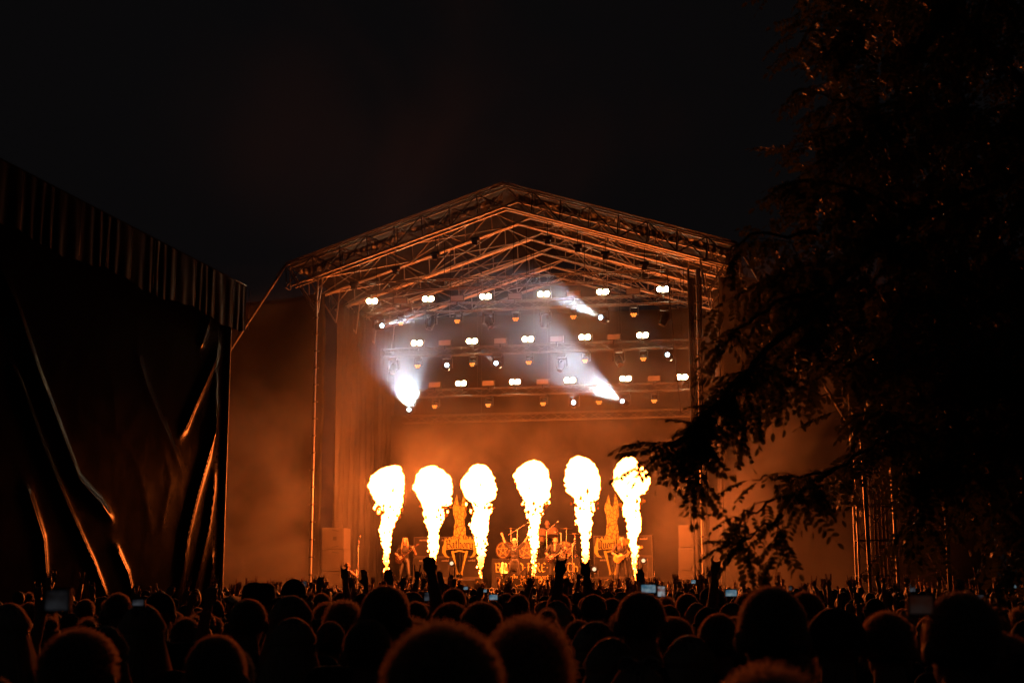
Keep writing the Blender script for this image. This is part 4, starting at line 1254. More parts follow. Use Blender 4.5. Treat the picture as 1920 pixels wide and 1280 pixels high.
for px, py, v, lab in ((848, 1057, 5.3, 'left of the Bathory emblem'), (1207, 1052, 5.0, 'right of the right cabinets'), (1115, 1068, 4.0, 'between the two last fire jets')):
    u, z = su(px, py, v)
    t = sthing('floor_spotlight', 'small glowing floor lamp ' + lab, 'stage light', u, v, DECK, group='floor lamps')
    h = z - DECK
    MB().box(-.12, .12, -.1, .1, 0, .08).build('base', M['black_paint'], t)
    for s_ in (-.15, .15): MB().box(s_ - .015, s_ + .015, -.04, .04, .06, max(.2, h)).build('yoke_arm', M['black_paint'], t)
    MB().tube([(0, .16, h - .03), (0, -.10, h + .03)], [.09, .12], 16).build('head', M['black_metal'], t, True)
    MB().disc((0, -.105, h + .031), (0, -1, .25), .075, 16).build('lens', M['floor_lamp'], t)
# small fire bowl beside the singer
u, z = su(945, 1074, 3.0)
t = sthing('fire_bowl', 'small burning bowl just left of the singer', 'fire bowl', u, 3.0, DECK)
MB().tube([(0, 0, 0), (0, 0, .02), (0, 0, z - DECK - .1), (0, 0, z - DECK)], [.16, .05, .04, .17], 14).build('bowl', M['black_metal'], t, True)
V = []; Fc = []; heat = []
for k in range(24):
    b = MB().ball((random.uniform(-.12, .12), random.uniform(-.1, .1), z - DECK + random.uniform(.02, .30) ), (random.uniform(.03, .06), random.uniform(.03, .05), random.uniform(.05, .12)), 7, 5)
    n0 = len(V); V += b.v; Fc += [tuple(i + n0 for i in f) for f in b.f]; heat += [random.uniform(.4, .75)] * len(b.v)
me = bpy.data.meshes.new('fire'); me.from_pydata(V, [], Fc); me.materials.append(M['flame'])
a_ = me.attributes.new('hotness', 'FLOAT', 'POINT'); a_.data.foreach_set('value', heat)
tag(link(bpy.data.objects.new('fire', me), t), kind='stuff')

# ================================================================== PERFORMERS
def strands(name, parent, pts_fn, n, width, matn, seed=1):
    """Long hair: many thin tapering ribbons; pts_fn(rng) gives a polyline."""
    rr = random.Random(seed)
    V = []; Fc = []
    for _ in range(n):
        P = pts_fn(rr)
        w0 = width * rr.uniform(.7, 1.3)
        a = rr.uniform(0, math.pi); sx_, sy_ = math.cos(a), math.sin(a)
        n0 = len(V)
        for i, p in enumerate(P):
            w = w0 * (1 - .75 * i / (len(P) - 1))
            V.append((p[0] - sx_ * w, p[1] - sy_ * w, p[2])); V.append((p[0] + sx_ * w, p[1] + sy_ * w, p[2]))
        for i in range(len(P) - 1):
            Fc.append((n0 + 2 * i, n0 + 2 * i + 1, n0 + 2 * i + 3, n0 + 2 * i + 2))
    me = bpy.data.meshes.new(name); me.from_pydata(V, [], Fc); me.materials.append(M[matn]); me.update()
    return me

def performer(px, py_top, v, lab, prims, mats, height=1.78, rz=0.0, z=DECK, hair=None, voxel=.009):
    u, zt = stage_uz(px, py_top, v)
    me = fused('person', prims, mats, voxel, 3, .5)
    o = bpy.data.objects.new('person', me)
    link(o); o.location = S(u, v, z); o.rotation_euler = (0, 0, math.pi - TH + rz)
    k = (zt - z) / height
    o.scale = (k, k, k)
    tag(o, lab, 'person')
    return o

def long_hair(o, c, matn, length=.42, n=420, back=True, seed=1, hang=None):
    c = Vector(c)
    def fn(rr):
        a = rr.uniform(-2.3, 2.3) + math.pi * 1.5          # round the back and sides (face is +y)
        r_ = .085
        p0 = c + Vector((math.cos(a) * r_ * rr.uniform(.2, 1), math.sin(a) * r_ * rr.uniform(.2, 1.1) - .005, rr.uniform(.06, .115)))
        p1 = c + Vector((math.cos(a) * r_ * 1.05, math.sin(a) * r_ * 1.15, .02))
        L_ = length * rr.uniform(.7, 1.05)
        sw = Vector((rr.uniform(-.05, .05), rr.uniform(-.05, .03), 0))
        p2 = p1 + Vector((math.cos(a) * .03, math.sin(a) * .02, -L_ * .5)) + sw * .5
        p3 = p1 + Vector((math.cos(a) * .02, math.sin(a) * .01, -L_)) + sw
        return [p0, p1, p2, p3]
    me = strands('hair', o, fn, n, .007, matn, seed)
    return link(bpy.data.objects.new('hair', me), o)

mats_band = [M['skin'], M['dark_shirt'], M['leather'], M['leather']]
# singer: arms flung up in a V, pale cap, long dark waistcoat
P = person_prims(shL=(-.19, 0, 1.44), elL=(-.36, .05, 1.62), wrL=(-.50, .03, 1.86), shR=(.19, 0, 1.44), elR=(.34, .05, 1.60), wrR=(.44, .03, 1.86), handL='open', handR='fist', pnL=(0, 1, 0), pnR=(0, 1, 0),
                 hipL=(-.10, 0, .93), knL=(-.17, .06, .50), anL=(-.20, 0, .09), knR=(.20, .04, .52), anR=(.27, -.06, .09), sleeve=1, face=True, head=(0, .03, 1.645), fwd=(0, .97, .1))
P += [('e', (0, -.02, .85), (.20, .13, .28), Quaternion(), 1)]
singer = performer(965, 1008, 1.6, 'singer with pale cap and both arms flung up, in long dark coat', P, mats_band)
c = MB().ball((0, .02, 1.705), (.088, .108, .075), 18, 10).build('cap', M['pale_cap'], singer, True)
MB().tube([(-.07, .10, 1.695), (0, .17, 1.68), (.07, .10, 1.695)], .012, 8).build('cap_peak', M['pale_cap'], c, True)
MB().tube([(-.10, .10, 1.44), (0, .135, 1.30), (.10, .10, 1.44)], .006, 6).build('pendant', M['chrome'], singer, True)

def guitarist(px, py, v, lab, neck_up, shirt, mats, rz=0.0, head=(0, .02, 1.645), fwd=(0, 1, 0), up=(0, 0, 1), lean=0.0, extra=()):
    # right hand strums at the hip, left hand on the neck (figure faces +y; the audience sees its left hand on our right)
    neck_hand = Vector(neck_up)
    P = person_prims(elR=(.33, .02, 1.20), wrR=(.14, .23, 1.06), handR='grip', hdR=(-1, .3, .1), pnR=(0, -1, -.2), elL=(-.40, .06, 1.18), wrL=tuple(neck_hand), handL='grip', hdL=(.2, .4, .8), pnL=(.6, -.6, 0),
                     knL=(-.16, .08, .50), anL=(-.22, .02, .09), knR=(.15, .05, .50), anR=(.20, -.04, .09), face=True, head=head, fwd=fwd, up=up, sleeve=1)
    P += list(extra)
    return performer(px, py, v, lab, P, mats, rz=rz)

def guitar(owner, lab, body_mat, neck_tip, centre=(.10, .20, 1.04), offset=False):
    """Solid-body electric guitar held by its owner: body with two bouts and cutaway, neck, head, pickups, strings."""
    t = thing('electric_guitar', lab, 'guitar', owner.location, owner.rotation_euler.z)
    k = owner.scale.x
    t.scale = (k, k, k)
    c = Vector(centre); d = (Vector(neck_tip) - c).normalized()
    n = Vector((0, 1, 0)); n = (n - d * n.dot(d)).normalized(); s_ = n.cross(d)
    out = []
    for i in range(40):
        a = 2 * math.pi * i / 40
        x = math.cos(a) * .21; r_ = math.sin(a)
        wid = (.165 if x < 0 else .125) * (1 - .28 * math.exp(-((x - .02) / .05) ** 2))
        if x > .13 and r_ > 0: wid *= .55
        out.append((x - .02, wid * r_))
    def W(x, y, h): return c + d * x + s_ * y + n * h
    b = MB()
    N_ = len(out)
    b.add([W(x, y, -.02) for x, y in out] + [W(x, y, .02) for x, y in out] + [W(x * .93, y * .93, .028) for x, y in out],
          [tuple(range(N_))[::-1]] + [(i, (i + 1) % N_, (i + 1) % N_ + N_, i + N_) for i in range(N_)] + [(i + N_, (i + 1) % N_ + N_, (i + 1) % N_ + 2 * N_, i + 2 * N_) for i in range(N_)] + [tuple(range(2 * N_, 3 * N_))])
    b.build('body', M[body_mat], t, True)
    def bar(name, x0, x1, w0, w1, h0, h1, m_):
        q = MB(); q.add([W(x0, -w0, h0), W(x1, -w1, h0), W(x1, w1, h0), W(x0, w0, h0), W(x0, -w0, h1), W(x1, -w1, h1), W(x1, w1, h1), W(x0, w0, h1)],
                        [(0, 3, 2, 1), (4, 5, 6, 7), (0, 1, 5, 4), (1, 2, 6, 5), (2, 3, 7, 6), (3, 0, 4, 7)]); return q.build(name, M[m_], t)
    bar('neck', .12, .68, .028, .021, .022, .044, 'maple')
    bar('fingerboard', .10, .68, .027, .020, .0445, .050, 'guitar_dark')
    bar('headstock', .68, .86, .024, .042, .016, .034, body_mat)
    bar('pickup', .03, .07, .04, .04, .030, .038, 'white_paint'); bar('pickup', -.05, -.01, .04, .04, .030, .038, 'white_paint')
    bar('bridge', -.115, -.095, .045, .045, .030, .04, 'chrome')
    for q in (-.016, -.005, .005, .016): pipe('string', t, W(-.10, q, .053), W(.69, q, .053), .0015, M['chrome'], 4)
    # strap over the shoulder
    MB().tube([W(-.20, 0, 0), Vector((.22, -.02, 1.20)), Vector((.10, -.12, 1.38)), Vector((-.12, -.03, 1.515)), Vector((-.17, .12, 1.36)), W(.17, .05, 0)], .022, 8, flat=.3).build('strap', M['leather'], t, True)
    return t

g1 = guitarist(1041, 1005, 1.9, 'middle guitarist in open black shirt with head thrown back', (-.42, .30, 1.30), 'dark_shirt', [M['skin'], M['dark_shirt'], M['leather'], M['leather']], head=(0, -.01, 1.63), fwd=(0, .75, .66), up=(0, -.66, .75),
               extra=[('c', (0, .10, 1.46), (0, .135, 1.28), .035, .02, 0)])
b = MB().ball((0, -.04, 1.665), (.083, .09, .07), 16, 10).build('hair', M['gold_hair'], g1, True)
guitar(g1, 'dark bass guitar held by the middle guitarist, neck up to the right', 'guitar_dark', (-.66, .34, 1.46))
g2 = guitarist(760, 1006, 2.6, 'left guitarist with long pale hair beside the first fire jet', (-.40, .30, 1.34), 'dark_shirt', [M['skin'], M['dark_shirt'], M['leather'], M['leather']])
long_hair(g2, (0, .01, 1.645), 'gold_hair', .46, 500, seed=3)
guitar(g2, 'slim dark guitar of the left guitarist, neck up to the right', 'guitar_dark', (-.60, .34, 1.54))
g3 = guitarist(1165, 1004, 2.2, 'right guitarist in black vest looking down beside the rightmost fire jet', (-.42, .30, 1.24), 'dark_shirt', [M['skin'], M['leather'], M['leather'], M['leather']], head=(.0, .06, 1.62), fwd=(.0, .86, -.5), up=(0, .5, .86), rz=R(18))
long_hair(g3, (0, .04, 1.63), 'gold_hair', .34, 320, seed=5)
b = MB().tube([(0, .13, 1.55), (0, .17, 1.45), (0, .16, 1.36)], [.045, .035, .008], 10).build('beard', M['gold_hair'], g3, True)
guitar(g3, 'gold topped guitar with pale pickups held by the right guitarist', 'guitar_gold', (-.64, .30, 1.40))
# drummer seated behind the kit
Pd = person_prims(pelvis=(0, -.05, .62), waist=(0, -.04, .77), chest=(0, -.02, .96), neck=(0, -.01, 1.135), head=(0, .02, 1.295), shL=(-.19, -.01, 1.085), shR=(.19, -.01, 1.085), elL=(-.33, .08, .86), elR=(.36, .06, .92), wrL=(-.24, .30, .94), wrR=(.34, .24, 1.14),
                  handL='fist', handR='fist', hdL=(.1, 1, .1), hdR=(-.2, .6, .8), hipL=(-.10, -.03, .58), hipR=(.10, -.03, .58), knL=(-.22, .40, .56), knR=(.22, .40, .56), anL=(-.22, .42, .09), anR=(.22, .42, .09), face=True, sleeve=0)
drummer = performer(1026, 974, 6.9, 'bald bare armed drummer seated behind the drums', Pd, mats_band, height=1.43, z=rz_top)
t = sthing('drum_stool', 'round black stool under the drummer', 'stool', *(stage_uz(1026, 1000, 6.95)[0:1]), 6.95, rz_top)
MB().tube([(0, 0, .40), (0, 0, .42), (0, 0, .5), (0, 0, .52)], [.15, .18, .18, .15], 18).build('seat', M['leather'], t, True)
pipe('post', t, (0, 0, .05), (0, 0, .40), .025, M['chrome'])
for k in range(3): pipe('foot', t, (0, 0, .18), (.24 * math.cos(k * 2.094), .24 * math.sin(k * 2.094), .01), .012, M['chrome'], 6)
for lab, p0, p1 in (('left', (-.24, .38, .96), (-.06, .66, 1.02)), ('right', (.32, .30, 1.22), (.12, .50, 1.50))):
    rot = Matrix.Rotation(math.pi - TH, 3, 'Z')
    k = drummer.scale.x
    A = drummer.location + rot @ (Vector(p0) * k); B = drummer.location + rot @ (Vector(p1) * k)
    o = MB().tube([A, A.lerp(B, .8), B], [.008, .007, .009], 8).build('drumstick', M['maple']); tag(o, 'wooden drumstick in the %s hand of the drummer' % lab, 'drumstick')
# pale figure at the left corner in front of the speaker stack, back turned, curly hair
Ps = person_prims(sleeve=0, elR=(.27, .22, 1.28), wrR=(.14, .36, 1.46), handR='grip', elL=(-.27, .20, 1.26), wrL=(-.10, .36, 1.46), handL='grip')
crew = performer(651, 1055, -1.2, 'bare shouldered curly haired figure by the left loudspeaker stack', Ps, [M['skin'], M['skin'], M['leather'], M['leather']], rz=R(150), z=DECK - .72)
V = MB()
rr = random.Random(2)
for k in range(60):
    a = rr.uniform(0, 6.28); ph = rr.uniform(-.3, 1.5)
    V.ball((math.cos(a) * math.cos(ph) * .10, math.sin(a) * math.cos(ph) * .10 - .01, 1.66 + math.sin(ph) * .10), rr.uniform(.02, .04), 7, 5)
V.build('hair', M['gold_hair'], crew, True)
t = thing('camera_platform', 'dark plinth under the curly haired figure by the left stack', 'platform', S(stage_uz(651, 1055, -1.2)[0], -1.2, 0), -TH)
MB().box(-.4, .4, -.3, .3, 0, DECK - .76).build('body', M['deck'], t)
MB().box(-.42, .42, -.32, .32, DECK - .755, DECK - .715).build('top_board', M['deck'], t)

# ================================================================== TARPED TOWER ON THE LEFT
TA = at(410, 1095, 30.0); TA.z = 0
TT = Vector((-.2115, -.9775, 0)).normalized(); TN = Vector((-TT.y, TT.x, 0)) ; TN = TN if TN.x > 0 else -TN
def tent_sz(px, py, off=0.0):
    r = ray(px, py)
    o = TA + TN * off - CAMV
    # solve t*r = o + TT*s + z
    den = r.x * TN.x + r.y * TN.y
    t = (o.x * TN.x + o.y * TN.y) / den
    h = Vector((t * r.x - o.x, t * r.y - o.y, 0))
    return h.dot(TT), CAM_Z + t * r.z
FOLDS = [  # ridge lines of the tarp (places in the photograph), height of the fold, half width
 ([(0, 505), (60, 690), (140, 900), (207, 972)], .10, .12),
 ([(18, 680), (70, 830), (120, 950), (198, 1118)], .09, .09),
 ([(40, 900), (75, 1010), (82, 1100)], .06, .12),
 ([(252, 650), (275, 730), (300, 790), (340, 880)], .02, .15),
 ([(210, 1020), (235, 1075), (245, 1120)], .06, .10),
 ([(408, 652), (385, 705), (360, 760), (336, 815)], .09, .11),
 ([(402, 760), (385, 850), (362, 930), (345, 1000), (330, 1120)], .10, .13),
 ([(404, 700), (396, 790), (390, 850)], .05, .07),
 ([(400, 890), (386, 990), (368, 1070), (352, 1135)], .08, .09),
 ([(398, 1040), (390, 1090), (384, 1120)], .06, .08),
 ([(392, 590), (382, 620), (374, 650)], .07, .08),
 ([(210, 700), (215, 790), (260, 880), (285, 1000)], .008, .2),
 ([(300, 820), (320, 900), (300, 1000)], .008, .15),
]
FSZ = [([tent_sz(*p) for p in pts], a, w) for pts, a, w in FOLDS]
zroof = tent_sz(440, 525, .36)[1]
tent = thing('tarped_tower', 'tall black tarp covered structure beside the crowd at the left edge', 'tarped structure', TA, 0)
SN, ZN = 260, 240
SL = 13.0
ss = np.linspace(0, SL, SN + 1); zz = np.linspace(0, zroof - .1, ZN + 1)
GS, GZ = np.meshgrid(ss, zz)
disp = np.zeros_like(GS)
for pts, a, w in FSZ:
    best = np.full_like(GS, 1e9); tt = np.zeros_like(GS)
    n = len(pts) - 1
    for i in range(n):
        p = np.array(pts[i]); q = np.array(pts[i + 1]); pq = q - p
        t_ = np.clip(((GS - p[0]) * pq[0] + (GZ - p[1]) * pq[1]) / (pq @ pq), 0, 1)
        dd = np.hypot(GS - (p[0] + t_ * pq[0]), GZ - (p[1] + t_ * pq[1]))
        k = dd < best; best[k] = dd[k]; tt[k] = (i + t_[k]) / n
    ends = np.clip(np.minimum(tt, 1 - tt) * 6 + .25, 0, 1)
    disp += a * np.exp(-(best / w) ** 1.4) * ends
V = []
for j in range(ZN + 1):
    for i in range(SN + 1):
        s_, z_ = GS[j, i], GZ[j, i]
        f_ = fbm((s_ * .5, z_ * .35, 1.0), 2) * .014 + fbm((s_ * 2.2, z_ * 1.2, 4.0), 3) * .004
        V.append(tuple(TT * s_ + TN * (disp[j, i] + f_) + Vector((0, 0, z_))))
Fc = [(j * (SN + 1) + i, j * (SN + 1) + i + 1, (j + 1) * (SN + 1) + i + 1, (j + 1) * (SN + 1) + i) for j in range(ZN) for i in range(SN)]
o = link(bpy.data.objects.new('side_tarp', mesh_np('side_tarp', V, Fc, M['vinyl'])), tent)
# wall towards the stage and the inner frame
far = TN * -9.0
def back(a, b): return far * a + Vector((0, 0, (zroof - .1) * b)) + TT * (-.02 + .05 * math.sin(a * 25 + b * 3))
MB().grid(back, 50, 12).build('end_tarp', M['vinyl'], tent, True)
pipe('corner_pole', tent, TT * -.03 + TN * .03, TT * -.03 + TN * .03 + Vector((0, 0, zroof)), .05, M['dull_steel'])
for s_ in (4, 8, 12): pipe('pole', tent, TT * s_ - TN * .3, TT * s_ - TN * .3 + Vector((0, 0, zroof - .2)), .05, M['dull_steel'])
# roof sheet, rising away from the wall, and the gathered valance along its overhang
OV = .36
def rsheet(a, b): return TT * (-.12 + (SL + .12) * a) + TN * (OV - (OV + 9) * b) + Vector((0, 0, zroof + 2.2 * b))
o = MB().grid(rsheet, 20, 10).build('roof_sheet', M['vinyl'], tent, True); o.modifiers.new('thickness', 'SOLIDIFY').thickness = .02
def val(a, b):
    s_ = -.12 + (SL + .1) * a
    w = .016 * math.sin(s_ * 17 + 2 * math.sin(s_ * 3.1)) * (1 - .5 * b) + .03 * fbm((s_ * 3, b * .8, 2), 2)
    hgt = 1.0 + .05 * math.sin(s_ * 1.9) + .015 * math.sin(s_ * 7)
    return TT * s_ + TN * (OV + w) + Vector((0, 0, zroof - hgt * (1 - b)))
MB().grid(val, 420, 12).build('valance', M['valance_tarp'], tent, True)
def endv(a, b): return TT * (-.13 - .02 * math.sin(a * 12)) + TN * (OV - .03 - .6 * a) + Vector((0, 0, zroof - .92 * (1 - b)))
MB().grid(endv, 20, 6).build('valance', M['valance_tarp'], tent, True)
for k in range(14):
    s_ = -.2 + k * .9
    MB().tube([TT * s_ + TN * (OV + .04) + Vector((0, 0, zroof - .05)), TT * (s_ + .03) + TN * (OV + .05) + Vector((0, 0, zroof - .5)), TT * (s_ + .02) + TN * (OV + .04) + Vector((0, 0, zroof - .95))], .005, 6).build('lashing', M['dull_steel'], tent, True)

# ================================================================== RIGHT HAND SCAFFOLD TOWER AND POLES
mat('rust_board', (.30, .20, .12), .7, var=.3, scale=4)
TD_ = 41.0
tl = at(1612, 1090, TD_); tr_ = at(1684, 1090, TD_)
sc_ = thing('scaffold_tower', 'lattice scaffold tower with boards, below the tree right of the stage', 'scaffold tower', Vector((tl.x, TD_, 0)), -.15)
W_ = (tr_ - tl).length; HT = 8.0
cor = [(0, 0), (W_, 0), (W_, W_), (0, W_)]
for i, (x, y) in enumerate(cor): pipe('post', sc_, (x, y, 0), (x - (.12 if i == 1 else 0), y, HT), .05 if i == 1 else .032, M['alu'])
for k in range(8):
    z0 = k * 1.0 + .15
    for i in range(4):
        a, b = cor[i], cor[(i + 1) % 4]
        pipe('rail', sc_, (a[0], a[1], z0), (b[0], b[1], z0), .022, M['dull_steel'], 8)
        if k % 2: a, b = b, a
        pipe('brace', sc_, (a[0], a[1], z0), (b[0], b[1], z0 + 1.0), .02, M['dull_steel'], 8)
for k in range(4):
    x = .58 + .11 * k
    MB().box(x, x + .07, W_ + .04, W_ + .07, 1.7 + .25 * (3 - k), 4.9 - .1 * (3 - k)).build('board', M['rust_board'], sc_)
for x in (.28, .34): pipe('conduit', sc_, (x, -.05, 1.0), (x - .1, -.05, 6.5), .03, M['alu'], 8)
for px, d_, h_, lab in ((1638, 46, 6.5, 'thin dark pole inside the tree shade behind the scaffold tower'), (1781, 34, 4.4, 'thin dark pole far right of the scaffold tower')):
    b0 = at(px, 1095, d_)
    t = thing('utility_pole', lab, 'pole', Vector((b0.x, d_, 0)))
    MB().tube([(0, 0, 0), (0, 0, h_)], [.06, .045], 12).build('post', M['dull_steel'], t, True)
    MB().tube([(0, 0, h_), (0, 0, h_ + .05)], [.07, .03], 12).build('cap', M['black_metal'], t, True)

# ================================================================== LOCUST TREE
def leaf_material():
    m, nt, N, L, b = node_mat('leaf')
    oi = N.new('ShaderNodeTexCoord'); nz = N.new('ShaderNodeTexNoise'); nz.inputs['Scale'].default_value = 3.0
    L.new(oi.outputs['Object'], nz.inputs['Vector'])
    cr = N.new('ShaderNodeValToRGB'); e = cr.color_ramp.elements
    e[0].color = (.035, .055, .016, 1); e[1].color = (.075, .10, .03, 1)
    L.new(nz.outputs['Fac'], cr.inputs['Fac']); L.new(cr.outputs[0], b.inputs['Base Color'])
    b.inputs['Roughness'].default_value = .38; b.inputs['Specular IOR Level'].default_value = .5
    tr = N.new('ShaderNodeBsdfTranslucent'); tr.inputs['Color'].default_value = (.16, .18, .045, 1)
    mx = N.new('ShaderNodeMixShader'); mx.inputs[0].default_value = .30
    L.new(b.outputs[0], mx.inputs[1]); L.new(tr.outputs[0], mx.inputs[2]); L.new(mx.outputs[0], N['Material Output'].inputs['Surface'])
    M['leaf'] = m
leaf_material()
mat('bark', (.07, .052, .038), .9, var=.4, scale=12, bump=.8, bscale=25)

def leaf_arrays(seed):
    """Pinnate locust leaf growing along +x, hanging in -z: a stalk with pairs of oval leaflets."""
    rr = random.Random(seed)
    L_ = rr.uniform(.17, .26); npair = rr.randint(6, 9)
    V = []; Fc = []
    curve = rr.uniform(.15, .5)
    def sp(t): return Vector((L_ * t, .01 * math.sin(t * 3 + seed), -curve * L_ * t * t))
    n0 = 0
    for i in range(7):
        p = sp(i / 6); w = .0016 * (1 - .6 * i / 6)
        V += [(p.x, p.y - w, p.z), (p.x, p.y + w, p.z + w)]
    for i in range(6): Fc.append((2 * i, 2 * i + 1, 2 * i + 3, 2 * i + 2))
    def leaflet(p, d, nrm, l, w):
        d = d.normalized(); s_ = d.cross(nrm).normalized(); n_ = s_.cross(d)
        base = len(V)
        prof = ((0, 0.06), (.18, .72), (.48, 1.0), (.78, .80), (1.0, .10))
        for t, k in prof:
            c = p + d * l * (t + .06) - n_ * (.10 * l * t * t)
            V.append(tuple(c - s_ * w * k + n_ * w * .22 * k)); V.append(tuple(c)); V.append(tuple(c + s_ * w * k + n_ * w * .22 * k))
        for i in range(len(prof) - 1):
            a = base + 3 * i
            Fc.append((a, a + 1, a + 4, a + 3)); Fc.append((a + 1, a + 2, a + 5, a + 4))
    for i in range(npair):
        t = .2 + .75 * i / npair
        p = sp(t); tang = (sp(t + .05) - p).normalized()
        for sg in (-1, 1):
            side = Vector((0, sg, 0))
            d = (side * .92 + tang * .35 + Vector((0, 0, rr.uniform(-.55, -.05)))).normalized()
            leaflet(p, d, Vector((rr.uniform(-.3, .3), rr.uniform(-.3, .3), 1)), rr.uniform(.034, .046), rr.uniform(.0095, .0125))
    leaflet(sp(1.0), (sp(1.0) - sp(.9)), Vector((0, .2, 1)), .04, .0115)
    return np.array(V), Fc
LEAF = [leaf_arrays(s_) for s_ in range(6)]
LEAF_ME = [mesh_np('leaf', v, f, M['leaf']) if False else None for v, f in LEAF]
for i, (v, f) in enumerate(LEAF):
    me = bpy.data.meshes.new('leaf'); me.from_pydata(v.tolist(), [], f); me.materials.append(M['leaf']); me.update(); LEAF_ME[i] = me

tree_base = Vector((4.3, 8.6, 0))
tree = thing('locust_tree', 'big dark locust tree overhanging the right side with drooping feathery leaves', 'tree', tree_base)
rt_ = random.Random(99)
TB = MB()
TB.tube([Vector((0, 0, -.1)), Vector((.02, 0, .25)), Vector((-.05, .02, 1.4)), Vector((-.2, .05, 2.6)), Vector((-.3, .1, 3.8)), Vector((-.35, .2, 5.4)), Vector((-.5, .4, 7.2))], [.36, .25, .21, .18, .15, .10, .03], 16)
TB.build('trunk', M['bark'], tree, True)
LIMB = MB(); TWIG = MB()
near_leaves = []; far_leaves = []
def local(px, py, d): return at(px, py, d) - tree_base
def leaf_at(p, d, roll, near):
    d = d.normalized()
    up = Vector((0, 0, 1))
    x = d; y = up.cross(x)
    y = y.normalized() if y.length > .05 else Vector((0, 1, 0))
    z = x.cross(y)
    q = Matrix((x, y, z)).transposed().to_quaternion() @ Quaternion((1, 0, 0), roll)
    s_ = rt_.uniform(.7, 1.0) if near else rt_.uniform(.8, 1.15)
    (near_leaves if near else far_leaves).append((p.copy(), q, s_, rt_.randrange(6)))
def twig(p0, d, length, nleaf, near, droop=.5):
    d = d.normalized(); pts = [p0.copy()]; n = 5
    for i in range(n):
        d = (d + Vector((rt_.uniform(-.2, .2), rt_.uniform(-.2, .2), rt_.uniform(-.1, .1) - droop * .2))).normalized()
        pts.append(pts[-1] + d * length / n)
    TWIG.tube(pts, [.004, .0036, .003, .0025, .002, .0014], 5, cap=False)
    for k in range(nleaf):
        t = (k + .7) / nleaf * (len(pts) - 1.001)
        i = int(t); p = pts[i].lerp(pts[i + 1], t - i)
        side = Vector((rt_.uniform(-1, 1), rt_.uniform(-1, 1), rt_.uniform(-.6, .4)))
        leaf_at(p, side.normalized() * .8 + d * .5 + Vector((0, 0, -droop * .3)), rt_.uniform(-.9, .9), near)
def branch(path, r0, r1, density, near, tw=.22, nl=5, droop=.5, bias=Vector((0, 0, 0))):
    P = [local(*p) for p in path]
    Q = []
    for a, b in zip(P[:-1], P[1:]):
        for k in range(4):
            q = a.lerp(b, k / 4)
            Q.append(q + Vector((rt_.uniform(-1, 1), rt_.uniform(-1, 1), rt_.uniform(-1, 1))) * .018)
    Q.append(P[-1])
    LIMB.tube(Q, [r0 + (r1 - r0) * i / (len(Q) - 1) for i in range(len(Q))], 8)
    acc = 0
    for a, b in zip(Q[:-1], Q[1:]):
        l = (b - a).length; acc += l * density
        while acc > 1:
            acc -= 1
            d = Vector((rt_.uniform(-1, 1), rt_.uniform(-1, 1), rt_.uniform(-.8, .5))) + (b - a).normalized() * .6 + bias
            twig(a.lerp(b, rt_.random()), d, tw * rt_.uniform(.6, 1.3), nl, near, droop)
    leaf_at(Q[-1], Q[-1] - Q[-2], 0, near)
# the low branches seen against the glow
branch([(1900, 330, 8.2), (1700, 420, 7.2), (1560, 540, 6.5), (1440, 660, 6.1), (1350, 750, 5.9), (1270, 832, 5.8), (1205, 868, 5.75)], .024, .004, 0, True)
branch([(1440, 660, 6.1), (1380, 715, 6.0), (1320, 775, 5.9), (1285, 815, 5.8), (1248, 845, 5.75)], .007, .003, 40, True, .07, 3, .35)
leaf_at(local(1218, 868, 5.75), local(1150, 885, 5.72) - local(1218, 868, 5.75), .3, True)
leaf_at(local(1255, 835, 5.75), local(1205, 815, 5.7) - local(1255, 835, 5.75), .2, True)
branch([(1300, 800, 5.85), (1296, 850, 5.8), (1305, 905, 5.8)], .004, .002, 9, True, .07, 2, .9)
leaf_at(local(1303, 880, 5.8), Vector((-.05, 0, -1)), .9, True)
branch([(1420, 690, 6.0), (1400, 745, 6.0), (1398, 790, 5.95)], .005, .002, 8, True, .08, 2, .9)
leaf_at(local(1398, 775, 5.95), Vector((.12, 0, -1)), .4, True)
for px, py, ln in ((1462, 705, 1.25), (1470, 720, 1.0), (1500, 690, .9), (1432, 735, .8), (1350, 790, .7), (1412, 740, .8), (1375, 735, .8), (1330, 770, .8), (1520, 700, .8)):
    leaf_at(local(px, py, 6.0), Vector((rt_.uniform(-.1, .15), 0, -1)), 1.2, True)
branch([(1700, 800, 7.0), (1600, 860, 6.5), (1520, 888, 6.2), (1450, 892, 6.1), (1410, 900, 6.05)], .009, .003, 9, True, .07, 3, .4)
branch([(1560, 880, 6.4), (1490, 920, 6.2), (1430, 955, 6.1), (1375, 968, 6.05)], .01, .003, 10, True, .07, 3, .4)
leaf_at(local(1385, 966, 6.05), local(1322, 972, 6.0) - local(1385, 966, 6.05), .2, True)
leaf_at(local(1425, 902, 6.05), local(1385, 912, 6.0) - local(1425, 902, 6.05), .2, True)
branch([(1490, 920, 6.2), (1440, 980, 6.1), (1400, 1010, 6.05), (1365, 1020, 6.0)], .006, .003, 8, True, .09, 3, .6)
leaf_at(local(1378, 1018, 6.0), local(1330, 1022, 6.0) - local(1378, 1018, 6.0), .2, True)
branch([(1480, 930, 6.2), (1452, 1000, 6.1), (1440, 1050, 6.1)], .005, .002, 7, True, .07, 2, 1.0)
